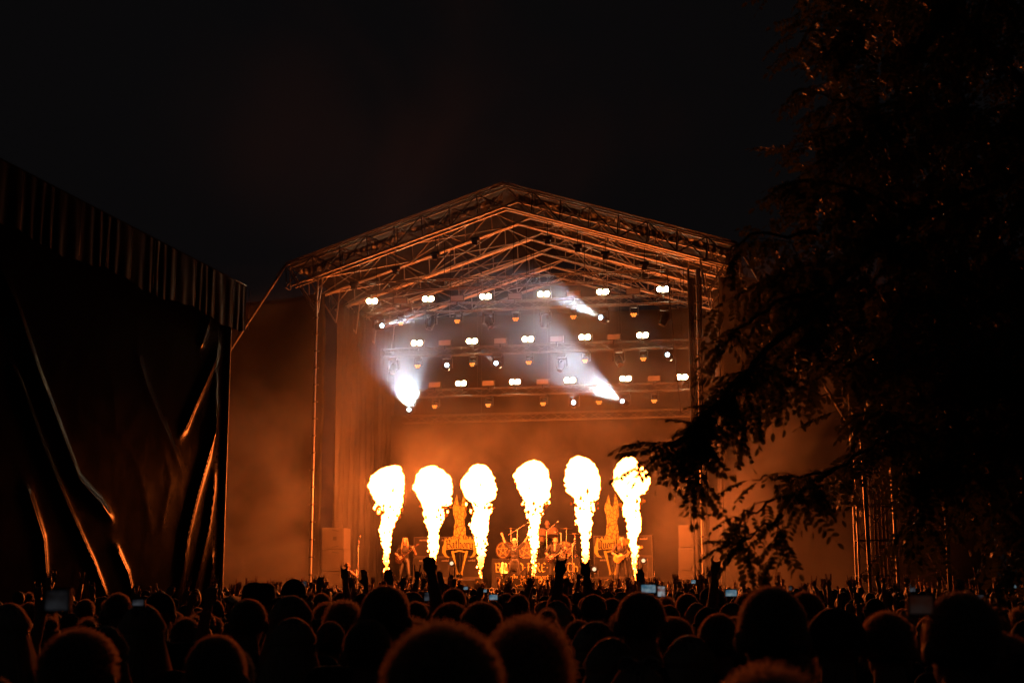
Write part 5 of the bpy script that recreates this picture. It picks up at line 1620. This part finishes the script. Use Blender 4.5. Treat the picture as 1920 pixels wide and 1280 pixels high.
# dense upper branches
branch([(1640, 460, 6.8), (1520, 440, 6.4), (1420, 440, 6.2), (1370, 462, 6.1)], .012, .004, 8, True, .07, 3, .5)
branch([(1560, 540, 6.5), (1460, 560, 6.2), (1410, 600, 6.1), (1360, 645, 6.0)], .012, .004, 10, True, .07, 3, .5)
branch([(1640, 110, 7.4), (1580, 60, 7.2), (1500, 60, 7.1)], .012, .004, 14, False, .16, 4, .4)
branch([(1700, 260, 7.2), (1620, 210, 7.0), (1548, 178, 6.9)], .012, .004, 16, False, .16, 4, .4)
branch([(1700, 400, 7.0), (1600, 350, 6.8), (1490, 340, 6.7)], .012, .004, 18, False, .16, 4, .4)
branch([(1800, 820, 7.2), (1700, 880, 7.0), (1740, 1000, 6.9)], .012, .003, 10, False, .18, 5, .8)
branch([(1940, 900, 7.2), (1890, 980, 7.0), (1900, 1060, 6.9)], .012, .003, 10, False, .18, 5, .8)
branch([(2150, 500, 8.4), (1950, 200, 8.6), (1800, 20, 8.6)], .07, .02, 5, False)
branch([(2150, 600, 8.4), (1950, 560, 8.0), (1750, 600, 7.4), (1600, 680, 7.0)], .03, .006, 8, False)
branch([(2150, 700, 8.4), (1950, 780, 8.0), (1780, 800, 7.6), (1620, 780, 7.1)], .02, .005, 10, False)
def in_poly(x, y, P):
    c = False
    for i in range(len(P)):
        (x1, y1), (x2, y2) = P[i], P[i - 1]
        if (y1 > y) != (y2 > y) and x < (x2 - x1) * (y - y1) / (y2 - y1) + x1: c = not c
    return c
ZONES = [([(1525, -60), (2060, -60), (2060, 430), (1510, 430), (1550, 300), (1555, 180), (1585, 110)], 300, (6.8, 10.0)),
         ([(1480, 430), (2060, 420), (2060, 710), (1590, 700), (1540, 650), (1490, 560)], 210, (6.6, 9.5)),
         ([(1640, 690), (2060, 700), (2060, 960), (1890, 1000), (1800, 930), (1710, 880), (1640, 820)], 130, (6.8, 9.5)),
         ([(1440, 440), (1580, 440), (1570, 690), (1400, 650)], 8, (6.1, 6.6)),
         ([(1365, 440), (1500, 430), (1500, 560), (1400, 530)], 4, (6.3, 6.9))]
for poly, n, (d0, d1) in ZONES:
    xs = [p[0] for p in poly]; ys = [p[1] for p in poly]
    k = 0
    while k < n:
        x, y = rt_.uniform(min(xs), max(xs)), rt_.uniform(min(ys), max(ys))
        if not in_poly(x, y, poly): continue
        k += 1
        p = local(x, y, rt_.uniform(d0, d1))
        twig(p, Vector((rt_.uniform(-1, .4), rt_.uniform(-.8, .8), rt_.uniform(-.6, .4))), rt_.uniform(.2, .34), 7, False, .5)
LIMB.build('limbs', M['bark'], tree, True)
TWIG.build('twigs', M['bark'], tree, True)
# single leaves for those that show largest, the rest as one crown
near_leaves.sort(key=lambda l: (l[0] + tree_base - CAMV).length)
single, rest = near_leaves[:300], near_leaves[300:] + far_leaves
for p, q, s_, k in single:
    o = bpy.data.objects.new('leaf', LEAF_ME[k]); link(o, tree)
    o.location = p; o.rotation_mode = 'QUATERNION'; o.rotation_quaternion = q; o.scale = (s_,) * 3
VV = []; FF = []; off = 0
for p, q, s_, k in rest:
    v, f = LEAF[k]
    m_ = np.array(q.to_matrix()) * s_
    VV.append(v @ m_.T + np.array(p)); FF += [tuple(i + off for i in ff) for ff in f]; off += len(v)
me = bpy.data.meshes.new('crown'); me.from_pydata(np.concatenate(VV).tolist(), [], FF); me.materials.append(M['leaf']); me.update()
tag(link(bpy.data.objects.new('crown', me), tree), kind='stuff')
print('leaves', len(single), len(rest))

# ================================================================== CROWD
BODY = {}
def body(key, **k):
    P = person_prims(**k)
    BODY[key] = fused('person_' + key, P, SKIN4(), .0105, 3, .35)
body('still')
body('slim', wide=.86, shL=(-.16, -.01, 1.425), shR=(.16, -.01, 1.425), elL=(-.20, -.03, 1.15), elR=(.20, -.03, 1.15))
body('broad', wide=1.14, shL=(-.21, -.01, 1.43), shR=(.21, -.01, 1.43), elL=(-.27, -.03, 1.15), elR=(.27, -.03, 1.15), belly=.03)
body('horns_right', elR=(.25, .04, 1.66), wrR=(.22, .06, 1.90), handR='horns', pnR=(0, 1, 0), sleeve=0)
body('horns_left', elL=(-.25, .04, 1.66), wrL=(-.22, .06, 1.90), handL='horns', pnL=(0, 1, 0), sleeve=1)
body('fist_left', elL=(-.26, .06, 1.64), wrL=(-.22, .08, 1.86), handL='fist', pnL=(0, 1, 0), sleeve=0)
body('fist_right', elR=(.26, .06, 1.64), wrR=(.22, .08, 1.86), handR='fist', pnR=(0, 1, 0), sleeve=0)
body('both_up', elR=(.28, .08, 1.60), wrR=(.24, .10, 1.84), handR='open', pnR=(0, 1, 0), elL=(-.28, .08, 1.60), wrL=(-.25, .10, 1.82), handL='horns', pnL=(0, 1, 0), sleeve=0)
body('filming', elR=(.22, .26, 1.40), wrR=(.10, .36, 1.62), handR='grip', hdR=(-.1, .1, 1), pnR=(-1, .2, 0), elL=(-.22, .26, 1.40), wrL=(-.10, .36, 1.62), handL='grip', hdL=(.1, .1, 1), pnL=(1, .2, 0), sleeve=1)

HC = Vector((0, .0, 1.665))
HR = Vector((.083, .103, .099))
def scalp(rr, lo=-.35):
    while True:
        a = rr.uniform(0, 2 * math.pi); z = rr.uniform(lo, 1)
        r_ = math.sqrt(max(0, 1 - z * z))
        d = Vector((math.cos(a) * r_, math.sin(a) * r_, z))
        if d.y > .55 and z < .35: continue
        return d
def shell(b, k=1.0, lo=-.55, bump=0.0, seed=0):
    n0 = MB(); nu, nv = 24, 14
    V = []
    for j in range(nv + 1):
        ph = -math.asin(-lo) + (math.pi / 2 - math.asin(lo)) * j / nv if False else math.asin(lo) + (math.pi / 2 - math.asin(lo)) * j / nv
        for i in range(nu):
            a = 2 * math.pi * i / nu
            d = Vector((math.cos(a) * math.cos(ph), math.sin(a) * math.cos(ph), math.sin(ph)))
            q = k + bump * fbm(d * 3 + Vector((seed, 0, 0)), 2)
            lift = .30 if d.y > .3 and d.z < .3 else 0
            V.append(HC + Vector((d.x * HR.x * q, d.y * HR.y * q, d.z * HR.z * q + lift * HR.z * max(0, d.y))))
    f = [(j * nu + i, j * nu + (i + 1) % nu, (j + 1) * nu + (i + 1) % nu, (j + 1) * nu + i) for j in range(nv) for i in range(nu)]
    b.add(V, f)
def ribbons(b, lines, w, mi=1):
    for P in lines:
        d = (P[-1] - P[0]).normalized()
        s_ = d.cross(Vector((.3, .9, .2))).normalized()
        n0 = len(b.v)
        for i, p in enumerate(P):
            ww = w * (1 - .7 * i / (len(P) - 1))
            b.v += [tuple(p - s_ * ww), tuple(p + s_ * ww)]
        for i in range(len(P) - 1):
            b.f.append((n0 + 2 * i, n0 + 2 * i + 1, n0 + 2 * i + 3, n0 + 2 * i + 2)); b.m.append(mi)
HAIR = {}
def make_hair():
    HM = [M['hair_mass'], M['hair_strand']]
    def scaled(d): return Vector((d.x * HR.x, d.y * HR.y, d.z * HR.z))
    rr = random.Random(1)
    b = MB(); shell(b, 1.0, -.6, .05, 1)
    ribbons(b, [[HC + scaled(d) * .97, HC + scaled(d) * .97 + (d + Vector((rr.uniform(-.5, .5), rr.uniform(-.5, .5), rr.uniform(-.5, .2)))).normalized() * rr.uniform(.010, .024)] for d in (scalp(rr) for _ in range(3600))], .0013)
    HAIR['short'] = b.mesh('hair', HM, True)
    b = MB(); shell(b, .985, -.6, .02, 2)
    ribbons(b, [[HC + scaled(d) * .97, HC + scaled(d) * .97 + (d + Vector((rr.uniform(-.2, .2), rr.uniform(-.2, .2), rr.uniform(-.2, .2)))).normalized() * rr.uniform(.004, .010)] for d in (scalp(rr) for _ in range(3200))], .0013)
    HAIR['cropped'] = b.mesh('hair', HM, True)
    b = MB(); shell(b, 1.08, -.7, .22, 3)
    L = []
    for _ in range(2600):
        d = scalp(rr, -.6); p = HC + scaled(d) * (1.02 + .10 * rr.random()); P = [p]
        dd = d.copy()
        for k in range(5):
            dd = (dd * .5 + d * .3 + Vector((rr.uniform(-1, 1), rr.uniform(-1, 1), rr.uniform(-1, 1))) * .75).normalized()
            p = p + dd * .010; P.append(p)
        L.append(P)
    ribbons(b, L, .0011); HAIR['curly'] = b.mesh('hair', HM, True)
    def long(n, length, spread, seed, w=.0014):
        rr = random.Random(seed); L = []
        for _ in range(n):
            d = scalp(rr, -.15)
            p = HC + scaled(d) * rr.uniform(.98, 1.06)
            P = [p]
            out = Vector((d.x, d.y, 0)); out = out.normalized() if out.length > .1 else Vector((rr.uniform(-1, 1), -1, 0)).normalized()
            if out.y > .5: out.y = .2; out.normalize()
            rim = HC + Vector((out.x * HR.x * 1.06, out.y * HR.y * 1.08, -.02))
            if d.z > .2: P.append((p + rim) / 2 + d * .015)
            P.append(rim)
            sw = Vector((rr.uniform(-1, 1), rr.uniform(-1, 1), 0)) * .02
            ll = length * rr.uniform(.65, 1.05)
            P.append(rim + out * spread * .6 + sw + Vector((0, 0, -ll * .5)))
            P.append(rim + out * spread + sw * 2 + Vector((0, -.01, -ll)))
            L.append(P)
        return L
    for nm, ln, sp_, sd in (('long', .34, .035, 11), ('shoulder', .20, .03, 12), ('very_long', .48, .05, 13)):
        b = MB(); shell(b, 1.03, -.3, .05, sd)
        # inner mass of the fall of hair
        b.tube([HC + Vector((0, -.02, .02)), HC + Vector((0, -.035, -.10)), HC + Vector((0, -.05, -.1 - ln * .45)), HC + Vector((0, -.055, -.08 - ln * .8))], [.080, .090, .085, .05], 14, flat=.8)
        ribbons(b, long(1700, ln, sp_, sd), .0018); HAIR[nm] = b.mesh('hair', HM, True)
    b = MB(); shell(b, 1.0, -.5, .03, 5)
    rr = random.Random(6)
    L = [[HC + scaled(d) * 1.0, HC + scaled(d) * 1.0 + Vector((-d.x * .02, -.02, .01))] for d in (scalp(rr) for _ in range(900))]
    tail = HC + Vector((0, -.105, .03))
    for _ in range(500):
        o_ = Vector((rr.uniform(-1, 1), rr.uniform(-1, 1), rr.uniform(-1, 1))) * .018
        L.append([tail + o_, tail + o_ * 1.6 + Vector((0, -.04, -.03)), tail + o_ * 2.2 + Vector((0, -.05, -.14)), tail + o_ * 1.6 + Vector((0, -.03, -.26))])
    ribbons(b, L, .0014); b.ball(tail, .028, 10, 7); b.tube([tail, tail + Vector((0, -.045, -.05)), tail + Vector((0, -.045, -.22))], [.02, .03, .006], 9)
    HAIR['ponytail'] = b.mesh('hair', HM, True)
    b = MB(); shell(b, 1.0, -.5, .04, 5); tb = HC + Vector((0, -.06, .105))
    b.ball(tb, (.05, .05, .042), 14, 9)
    ribbons(b, [[tb + d * .046, tb + d * .046 + (d + Vector((rr.uniform(-.8, .8), rr.uniform(-.8, .8), 0))).normalized() * .02] for d in (scalp(rr, -1) for _ in range(500))], .001)
    ribbons(b, [[HC + scaled(d), HC + scaled(d) + d * .008] for d in (scalp(rr) for _ in range(900))], .001)
    HAIR['bun'] = b.mesh('hair', HM, True)
    b = MB(); shell(b, 1.07, -.05, .02, 8)
    b.tube([HC + Vector((-.08, .07, .0)), HC + Vector((-.06, .15, -.005)), HC + Vector((0, .19, -.01)), HC + Vector((.06, .15, -.005)), HC + Vector((.08, .07, .0))], .010, 8); b.ball(HC + Vector((0, 0, .106)), .008, 8, 6)
    HAIR['cap'] = b.mesh('cap', [M['headwear']], True)
    b = MB(); shell(b, 1.10, -.15, .06, 9)
    b.tube([HC + Vector((math.cos(a * .3307) * HR.x * 1.11, math.sin(a * .3307) * HR.y * 1.11, -.012)) for a in range(20)], .014, 8)
    HAIR['beanie'] = b.mesh('beanie', [M['headwear']], True)
    # wide brimmed hat
    b = MB(); n = 28; V = []; f = []
    prof = [(.19, -.0), (.20, .012), (.17, .016), (.105, .012), (.098, .05), (.090, .10), (.06, .118), (.0, .105)]
    for r_, z_ in prof:
        for i in range(n):
            a = 2 * math.pi * i / n
            V.append(HC + Vector((math.cos(a) * r_ * .95, math.sin(a) * r_ * 1.12, .02 + z_ + (.035 * abs(math.cos(a)) ** 3 if r_ > .15 else 0))))
    for j in range(len(prof) - 1):
        for i in range(n): f.append((j * n + i, j * n + (i + 1) % n, (j + 1) * n + (i + 1) % n, (j + 1) * n + i))
    b.add(V, f); HAIR['hat'] = b.mesh('hat', [M['headwear']], True)
make_hair()

def person(px, top_py, width, body_key, hair, lab, group=None, rz=0.0, depth=None):
    d = depth or {'curly': .205, 'hat': .20, 'beanie': .19}.get(hair, .176) * F_PX / width
    p = at(px, top_py, d)
    k = p.z / {'hat': 1.80, 'curly': 1.79, 'bun': 1.80}.get(hair, 1.772)
    return put_person(p.x, d, k, body_key, hair, lab, group, rz)
def put_person(x, y, k, body_key, hair, lab, group=None, rz=0.0):
    o = bpy.data.objects.new('person', BODY[body_key]); link(o)
    o.location = (x, y, 0); o.scale = (k * random.uniform(.92, 1.08), k * random.uniform(.95, 1.06), k)
    face = math.atan2(-(S(0, 1).x - x), S(0, 1).y - y)      # turn to the stage
    o.rotation_euler = (0, 0, face * .8 + rz)
    tag(o, lab, 'person', group)
    if hair:
        nm = hair if hair in ('cap', 'beanie', 'hat') else 'hair'
        ho = link(bpy.data.objects.new(nm, HAIR[hair]), o)
        ho.rotation_euler = (0, 0, R(random.uniform(-25, 25)))
    return o
PEOPLE = []
def near(px, py, w, bk, hair, lab, rz=0.0, depth=None):
    o = person(px, py, w, bk, hair, lab, None, R(rz), depth)
    PEOPLE.append(o)
    return o
near(831, 1172, 203, 'still', 'short', 'nearest head with fuzzy short hair rimmed orange, bottom centre')
near(990, 1164, 150, 'still', 'curly', 'curly haired head right of the nearest fuzzy head')
near(1440, 1256, 190, 'broad', 'curly', 'tousled head cut off by the bottom edge below the tallest head')
near(1446, 1094, 128, 'broad', 'cropped', 'tallest dark head in the right part of the crowd')
near(1201, 1106, 84, 'broad', 'cropped', 'tall cropped head with a visible ear below the right stage corner')
near(722, 1094, 88, 'broad', 'cropped', 'tall smooth head below the first fire jet')
near(690, 1157, 92, 'still', 'cropped', 'dark round head left of the nearest fuzzy head')
near(846, 1130, 62, 'still', 'short', 'rimmed head just above the nearest fuzzy head')
near(903, 1129, 68, 'still', 'short', 'rimmed head above the gap between the two nearest heads')
near(1146, 1192, 92, 'slim', 'shoulder', 'smooth haired head right of the curly head')
near(1196, 1236, 108, 'slim', 'shoulder', 'head wearing sunglasses on top at the bottom edge')
near(1266, 1158, 66, 'still', 'short', 'rimmed head right of the tall cropped head')
near(1291, 1188, 84, 'slim', 'long', 'pointed long haired head in front of the rimmed head')
near(1347, 1147, 82, 'still', 'cropped', 'dark head left of the tallest head')
near(1086, 1163, 54, 'still', 'short', 'rimmed head right above the curly head')
near(1028, 1148, 58, 'slim', 'bun', 'rimmed head behind the curly head')
near(1044, 1124, 46, 'slim', 'long', 'pointed head under the raised horned arm')
near(1120, 1118, 38, 'still', 'short', 'small rimmed head between the curly head and the tall cropped head')
near(1147, 1119, 40, 'still', 'cropped', 'small round head beside the tall cropped head')
near(1190, 1152, 50, 'slim', 'shoulder', 'head half hidden in front of the tall cropped head', depth=6.6)
near(466, 1120, 66, 'still', 'cropped', 'shiny cropped head with a bright right rim at the left')
near(546, 1114, 66, 'slim', 'very_long', 'long haired woman with hair falling to the right, left of centre')
near(551, 1085, 46, 'broad', 'beanie', 'round beanie head against the left wing glow')
near(486, 1093, 66, 'broad', 'hat', 'broad brimmed hat against the left wing glow')
near(406, 1186, 118, 'broad', 'cropped', 'large dark head at the lower left')
near(300, 1109, 56, 'still', 'cap', 'capped head with thin orange rim before the tarp')
near(268, 1130, 74, 'slim', 'very_long', 'long haired head with glowing locks before the tarp')
near(222, 1112, 44, 'still', 'short', 'small head at the foot of the tarp fold')
near(345, 1154, 42, 'still', 'cropped', 'small rimmed head below the right edge of the tarp')
near(402, 1122, 36, 'still', 'cropped', 'small head at the bottom corner of the tarp')
near(18, 1128, 74, 'slim', 'long', 'long haired head at the far left edge')
near(150, 1180, 120, 'broad', 'short', 'large unlit head below the dim phone at far left')
near(1662, 1148, 92, 'still', 'short', 'dark head with a thin left rim under the scaffold tower')
near(1800, 1104, 138, 'broad', 'cropped', 'large black head at the right beside a reddish phone')
near(1566, 1140, 100, 'still', 'beanie', 'dark head between the tallest head and the scaffold tower')
near(1876, 1184, 116, 'still', 'ponytail', 'dark head in the lower right corner')
near(851, 1103, 36, 'still', 'short', 'small rimmed head below the second fire jet')
near(612, 1131, 46, 'still', 'curly', 'rimmed tousled head below the left mast')
near(775, 1108, 34, 'slim', 'shoulder', 'small rimmed head beside the raised fist')
near(780, 1128, 44, 'still', 'short', 'rimmed head squeezed right of the tall smooth head')
near(972, 1114, 36, 'still', 'short', 'small rimmed head below the singer')
near(948, 1110, 34, 'still', 'cropped', 'small rimmed head left below the singer')
near(925, 1124, 42, 'slim', 'ponytail', 'small head below the third fire jet')
near(1345, 1103, 30, 'still', 'short', 'small rimmed head under the right loudspeaker stack')
near(1288, 1113, 36, 'still', 'short', 'rimmed head right of two raised phones')
near(1306, 1128, 42, 'slim', 'long', 'second rimmed head right of two raised phones')
near(1254, 1132, 42, 'still', 'cropped', 'rimmed head below two raised phones')
near(1330, 1100, 32, 'still', 'cap', 'capped head under the right mast')
near(644, 1128, 60, 'still', 'curly', 'tousled dark head left of the tall smooth head')
near(620, 1162, 62, 'still', 'cropped', 'dark head with thin rim below the tousled head')
near(1372, 1128, 46, 'slim', 'shoulder', 'rimmed head left under the drooping tree branch')
near(1510, 1110, 60, 'still', 'short', 'dim head right behind the tallest head')
# raised arms
near(735, 1103, 50, 'fist_right', 'short', 'reveller with a big raised fist before the first fire jet', 0, 9.2)
near(1048, 1112, 40, 'horns_right', 'short', 'reveller raising a tall horned hand before the middle guitarist', 0, 11.5)
near(1112, 1112, 40, 'horns_left', 'cropped', 'reveller raising a horned hand before the fifth fire jet', 0, 10.6)
near(1400, 1112, 40, 'horns_left', 'short', 'reveller raising a horned hand under the drooping branch', 0, 11.0)
near(680, 1112, 40, 'fist_right', 'cap', 'reveller with a small raised fist left of the first fire jet', 0, 12.0)
near(603, 1112, 34, 'horns_right', 'short', 'reveller raising a horned hand beside the left mast', 0, 14)
near(640, 1110, 34, 'both_up', 'short', 'reveller with both hands up before the curly haired figure', 0, 15)
near(1165, 1108, 34, 'horns_right', 'long', 'reveller raising a horned hand before the rightmost fire jet', 0, 15.5)
near(790, 1108, 34, 'both_up', 'short', 'reveller with both hands up below the second fire jet', 0, 17)
# sunglasses pushed up on the head at the bottom edge
p = at(1196, 1240, .176 * F_PX / 108)
t = thing('sunglasses', 'sunglasses resting on top of the head at the bottom edge', 'sunglasses', p)
for sg in (-1, 1):
    MB().tube([(sg * .035 + .026 * math.cos(a * .5236), -.03 - .004 * abs(sg), -.005 + .02 * math.sin(a * .5236)) for a in range(13)], .0035, 6).build('frame', M['chrome'], t, True)
    MB().disc((sg * .035, -.031, -.005), (0, -1, .2), .022, 14).build('lens', M['glass_dark'], t)
MB().tube([(-.012, -.034, 0), (0, -.036, .004), (.012, -.034, 0)], .003, 6).build('bridge', M['chrome'], t, True)

# ---- the packed middle rows, single figures
rc = random.Random(31)
SPOTS = [(o.location.x, o.location.y) for o in PEOPLE]
def free(x, y, r_):
    for a, b in SPOTS:
        if (a - x) ** 2 + (b - y) ** 2 < r_ * r_: return False
    if (x - tree_base.x) ** 2 + (y - tree_base.y) ** 2 < .6: return False
    # stay in front of the tarped tower
    w = Vector((x - TA.x, y - TA.y, 0))
    if w.dot(TN) < .55: return False
    return True
MARKS = [(20, 'at the left edge'), (130, 'before the left part of the tarp'), (240, 'before the middle of the tarp'), (350, 'before the lit tarp folds'), (440, 'at the tarp corner'), (520, 'before the left wing'), (590, 'below the left mast'), (650, 'below the left loudspeakers'),
         (722, 'below the first fire jet'), (812, 'below the second fire jet'), (862, 'below the Bathory emblem'), (905, 'below the third fire jet'), (960, 'below the singer'), (1000, 'below the fourth fire jet'), (1045, 'below the middle guitarist'), (1100, 'below the fifth fire jet'),
         (1187, 'below the rightmost fire jet'), (1240, 'below the two phones'), (1295, 'below the right loudspeakers'), (1370, 'below the drooping branch'), (1450, 'below the tree tip'), (1540, 'left of the scaffold'), (1650, 'below the scaffold tower'), (1750, 'under the tree'), (1830, 'near the far right'), (1900, 'at the right edge')]
HWORD = {'short': 'short haired', 'cropped': 'cropped haired', 'long': 'long haired', 'shoulder': 'bob haired', 'curly': 'curly haired', 'ponytail': 'ponytailed', 'cap': 'capped', 'beanie': 'beanie wearing', 'very_long': 'very long haired', 'bun': 'top knotted'}
cnt = 0; tries = 0
keys = ['still', 'slim', 'broad', 'still', 'slim', 'horns_right', 'still', 'fist_left', 'filming']
hairs = ['short', 'cropped', 'long', 'shoulder', 'curly', 'ponytail', 'cap', 'short', 'beanie', 'very_long', 'bun', 'short', 'cropped']
while cnt < 205 and tries < 20000:
    tries += 1
    y = math.sqrt(rc.uniform(4.6 ** 2, 17.5 ** 2)); x = rc.uniform(-.375, .385) * y
    if not free(x, y, .50): continue
    px = 960 + x / y * F_PX
    if y < 6 and 560 < px < 1400 and rc.random() < .5: continue
    SPOTS.append((x, y)); cnt += 1
    h = rc.uniform(1.56, 1.77)
    bk = rc.choice(keys) if y > 8 else rc.choice(keys[:5])
    hr = rc.choice(hairs)
    mark = min(MARKS, key=lambda m_: abs(m_[0] - px))[1]
    far_ = 'close' if y < 8 else 'midway' if y < 13 else 'far'
    arm = {'horns_right': ' raising horns', 'fist_left': ' raising fist', 'filming': ' lifting both hands'}.get(bk, '')
    put_person(x, y, h / 1.772, bk, hr, '%s figure%s %s in the crowd, %s' % (HWORD[hr], arm, far_, mark), 'packed middle rows of the crowd', R(rc.uniform(-12, 12)))

# ---- the far mass up to the stage, one crowd
def low_person(rr):
    b = MB()
    b.tube([(0, 0, 0), (0, 0, .5), (0, 0, .95), (0, 0, 1.2), (0, 0, 1.4), (0, -.01, 1.47), (0, -.01, 1.52)], [.13, .15, .17, .17, .185, .12, .055], 8, 0, True, .68)
    b.ball((0, 0, 1.635), (.078, .094, .118), 9, 7, 1)
    hm = rr.random()
    b.ball((0, -.018, 1.665), (.084, .100, .100), 9, 6, 2)
    if hm < .35: b.tube([(0, -.05, 1.66), (0, -.075, 1.5), (0, -.08, 1.36)], [.08, .085, .04], 8, 2)
    return b
def low_arm(b, sg, rr, style):
    sh = Vector((sg * .19, 0, 1.42)); el = sh + Vector((sg * rr.uniform(.02, .12), .06, rr.uniform(.16, .27))); wr = el + Vector((-sg * rr.uniform(-.04, .10), .05, .24))
    b.tube([sh, el], [.052, .042], 6, 1 if rr.random() < .6 else 0); b.tube([el, wr], [.042, .030], 6, 1)
    b.ball(wr + Vector((0, 0, .05)), (.042, .024, .052), 7, 5, 1)
    fs = {'horns': (-.032, .03), 'open': (-.034, -.012, .012, .034), 'fist': (), 'point': (-.03,)}[style]
    for f_ in fs:
        b.tube([wr + Vector((f_, 0, .085)), wr + Vector((f_ * 1.35, .004, .175))], [.0115, .008], 5, 1)
    b.tube([wr + Vector((-sg * .036, 0, .03)), wr + Vector((-sg * .055, .01, .09))], [.012, .009], 5, 1)
LOW = []
rl = random.Random(17)
for k in range(34):
    b = low_person(rl)
    if k >= 12:
        low_arm(b, rl.choice((-1, 1)), rl, rl.choice(('horns', 'horns', 'open', 'fist', 'point')))
        if rl.random() < .35: low_arm(b, -1, rl, 'open')
    LOW.append(b)
VV = []; FF = []; MM = []; off = 0; n = 0; tries = 0
CELL = {}
while n < 1150 and tries < 60000:
    tries += 1
    y = math.sqrt(rl.uniform(17.2 ** 2, 48.3 ** 2)); x = rl.uniform(-.40, .40) * y
    w = Vector((x - TA.x, y - TA.y, 0))
    if y < 31 and w.dot(TN) < .6: continue
    # stop at the stage barrier
    if (x - SX) * SS + (y - SY) * SC > -2.2 and abs((x - SX) * SC - (y - SY) * SS) < 12: continue
    c = (int(x / .52), int(y / .52))
    if c in CELL: continue
    CELL[c] = 1
    b = LOW[rl.randrange(34)] if rl.random() < (.6 if abs(x / y) < .13 else .28) else LOW[rl.randrange(12)]
    s_ = rl.uniform(.88, 1.04); a = rl.uniform(-.35, .35) + math.atan2(x, SY - y) * 1
    v = np.array(b.v) * s_
    ca, sa = math.cos(a), math.sin(a)
    v = np.stack([v[:, 0] * ca - v[:, 1] * sa + x, v[:, 0] * sa + v[:, 1] * ca + y, v[:, 2]], 1)
    VV.append(v); FF += [tuple(i + off for i in f) for f in b.f]; MM += b.m; off += len(v); n += 1
mat('crowd_cloth', (.025, .023, .022), .85, var=.5, scale=.9, sheen=.4)
mat('crowd_hair', (.02, .014, .01), .55, var=.4, scale=1.1, sheen=.6)
me = bpy.data.meshes.new('crowd'); me.from_pydata(np.concatenate(VV).tolist(), [], FF)
for m_ in ('crowd_cloth', 'skin', 'crowd_hair'): me.materials.append(M[m_])
me.polygons.foreach_set('material_index', MM); me.polygons.foreach_set('use_smooth', [True] * len(FF)); me.update()
tag(link(bpy.data.objects.new('crowd', me)), 'far mass of heads and raised hands up to the stage front', 'crowd', kind='stuff')
print('crowd', n, len(FF))

# ---- phones held up over the heads
def screen_mat(name, c0, c1, st_, sc):
    m = bpy.data.materials.new(name); m.use_nodes = True
    N = m.node_tree.nodes; L = m.node_tree.links; N.remove(N['Principled BSDF'])
    e = N.new('ShaderNodeEmission'); tc = N.new('ShaderNodeTexCoord')
    vo = N.new('ShaderNodeTexNoise'); vo.inputs['Scale'].default_value = sc; vo.inputs['Detail'].default_value = 2
    L.new(tc.outputs['Object'], vo.inputs['Vector'])
    cr = N.new('ShaderNodeValToRGB'); cr.color_ramp.elements[0].position = .38; cr.color_ramp.elements[1].position = .62
    cr.color_ramp.elements[0].color = tuple(c0) + (1,); cr.color_ramp.elements[1].color = tuple(c1) + (1,)
    L.new(vo.outputs['Fac'], cr.inputs['Fac']); L.new(cr.outputs[0], e.inputs['Color']); e.inputs['Strength'].default_value = st_
    L.new(e.outputs[0], N['Material Output'].inputs['Surface']); M[name] = m
screen_mat('screen_blue', (.10, .28, .42), (.55, .75, .85), .28, 30)
screen_mat('screen_fire', (.35, .06, .02), (.75, .85, .9), .32, 34)
screen_mat('screen_dim', (.02, .02, .025), (.16, .17, .20), .22, 22)
screen_mat('screen_faint', (.012, .008, .008), (.05, .052, .06), .22, 22)
screen_mat('screen_red', (.09, .02, .008), (.10, .06, .05), .12, 16)
def phone(px, py, d, wpx, hpx, scr, lab, tilt=0.0):
    p = at(px, py, d)
    t = thing('phone', lab, 'phone', p, R(tilt))
    W = wpx / F_PX * d / 2; H = hpx / F_PX * d / 2
    MB().box(-W - .006, W + .006, .0, .009, -H - .006, H + .006).build('case', M['black_metal'], t)
    MB().box(-W, W, -.0016, -.0004, -H, H).build('screen', M[scr], t)
phone(107, 1125, 2.9, 40, 34, 'screen_faint', 'dim blurry phone held up at the far left before the tarp')
phone(259, 1129, 6.0, 20, 10, 'screen_dim', 'small grey phone beside the capped head before the tarp')
phone(1216, 1103, 9.0, 26, 14, 'screen_blue', 'phone showing the flames in blue, left of two raised phones')
phone(1240, 1108, 7.8, 13, 18, 'screen_fire', 'upright phone showing the flames, right of two raised phones')
phone(1371, 1111, 8.5, 20, 11, 'screen_blue', 'bright blue phone under the drooping branch')
phone(925, 1119, 12, 15, 9, 'screen_blue', 'small blue phone below the third fire jet')
phone(803, 1118, 10, 14, 14, 'screen_dim', 'grey phone below the second fire jet')
phone(873, 1102, 22, 8, 5, 'screen_blue', 'tiny pale phone in the far crowd left of the singer')
phone(908, 1107, 22, 9, 5, 'screen_blue', 'tiny pale phone in the far crowd below the singer')
phone(1300, 1090, 20, 8, 6, 'screen_blue', 'tiny pale phone before the right loudspeaker stack')
phone(1482, 1102, 14, 5, 7, 'screen_dim', 'tiny phone right of the tallest head')
phone(1711, 1102, 13, 10, 13, 'screen_dim', 'grey phone below the scaffold tower')
phone(1727, 1133, 3.4, 42, 32, 'screen_red', 'large dim reddish phone beside the large black head at right')
phone(1838, 1120, 10, 13, 10, 'screen_dim', 'faint phone above the large black head at right')
phone(1903, 1098, 15, 5, 8, 'screen_blue', 'tiny blue phone at the far right edge')
phone(571, 1094, 20, 7, 9, 'screen_dim', 'tiny phone left of the left mast')
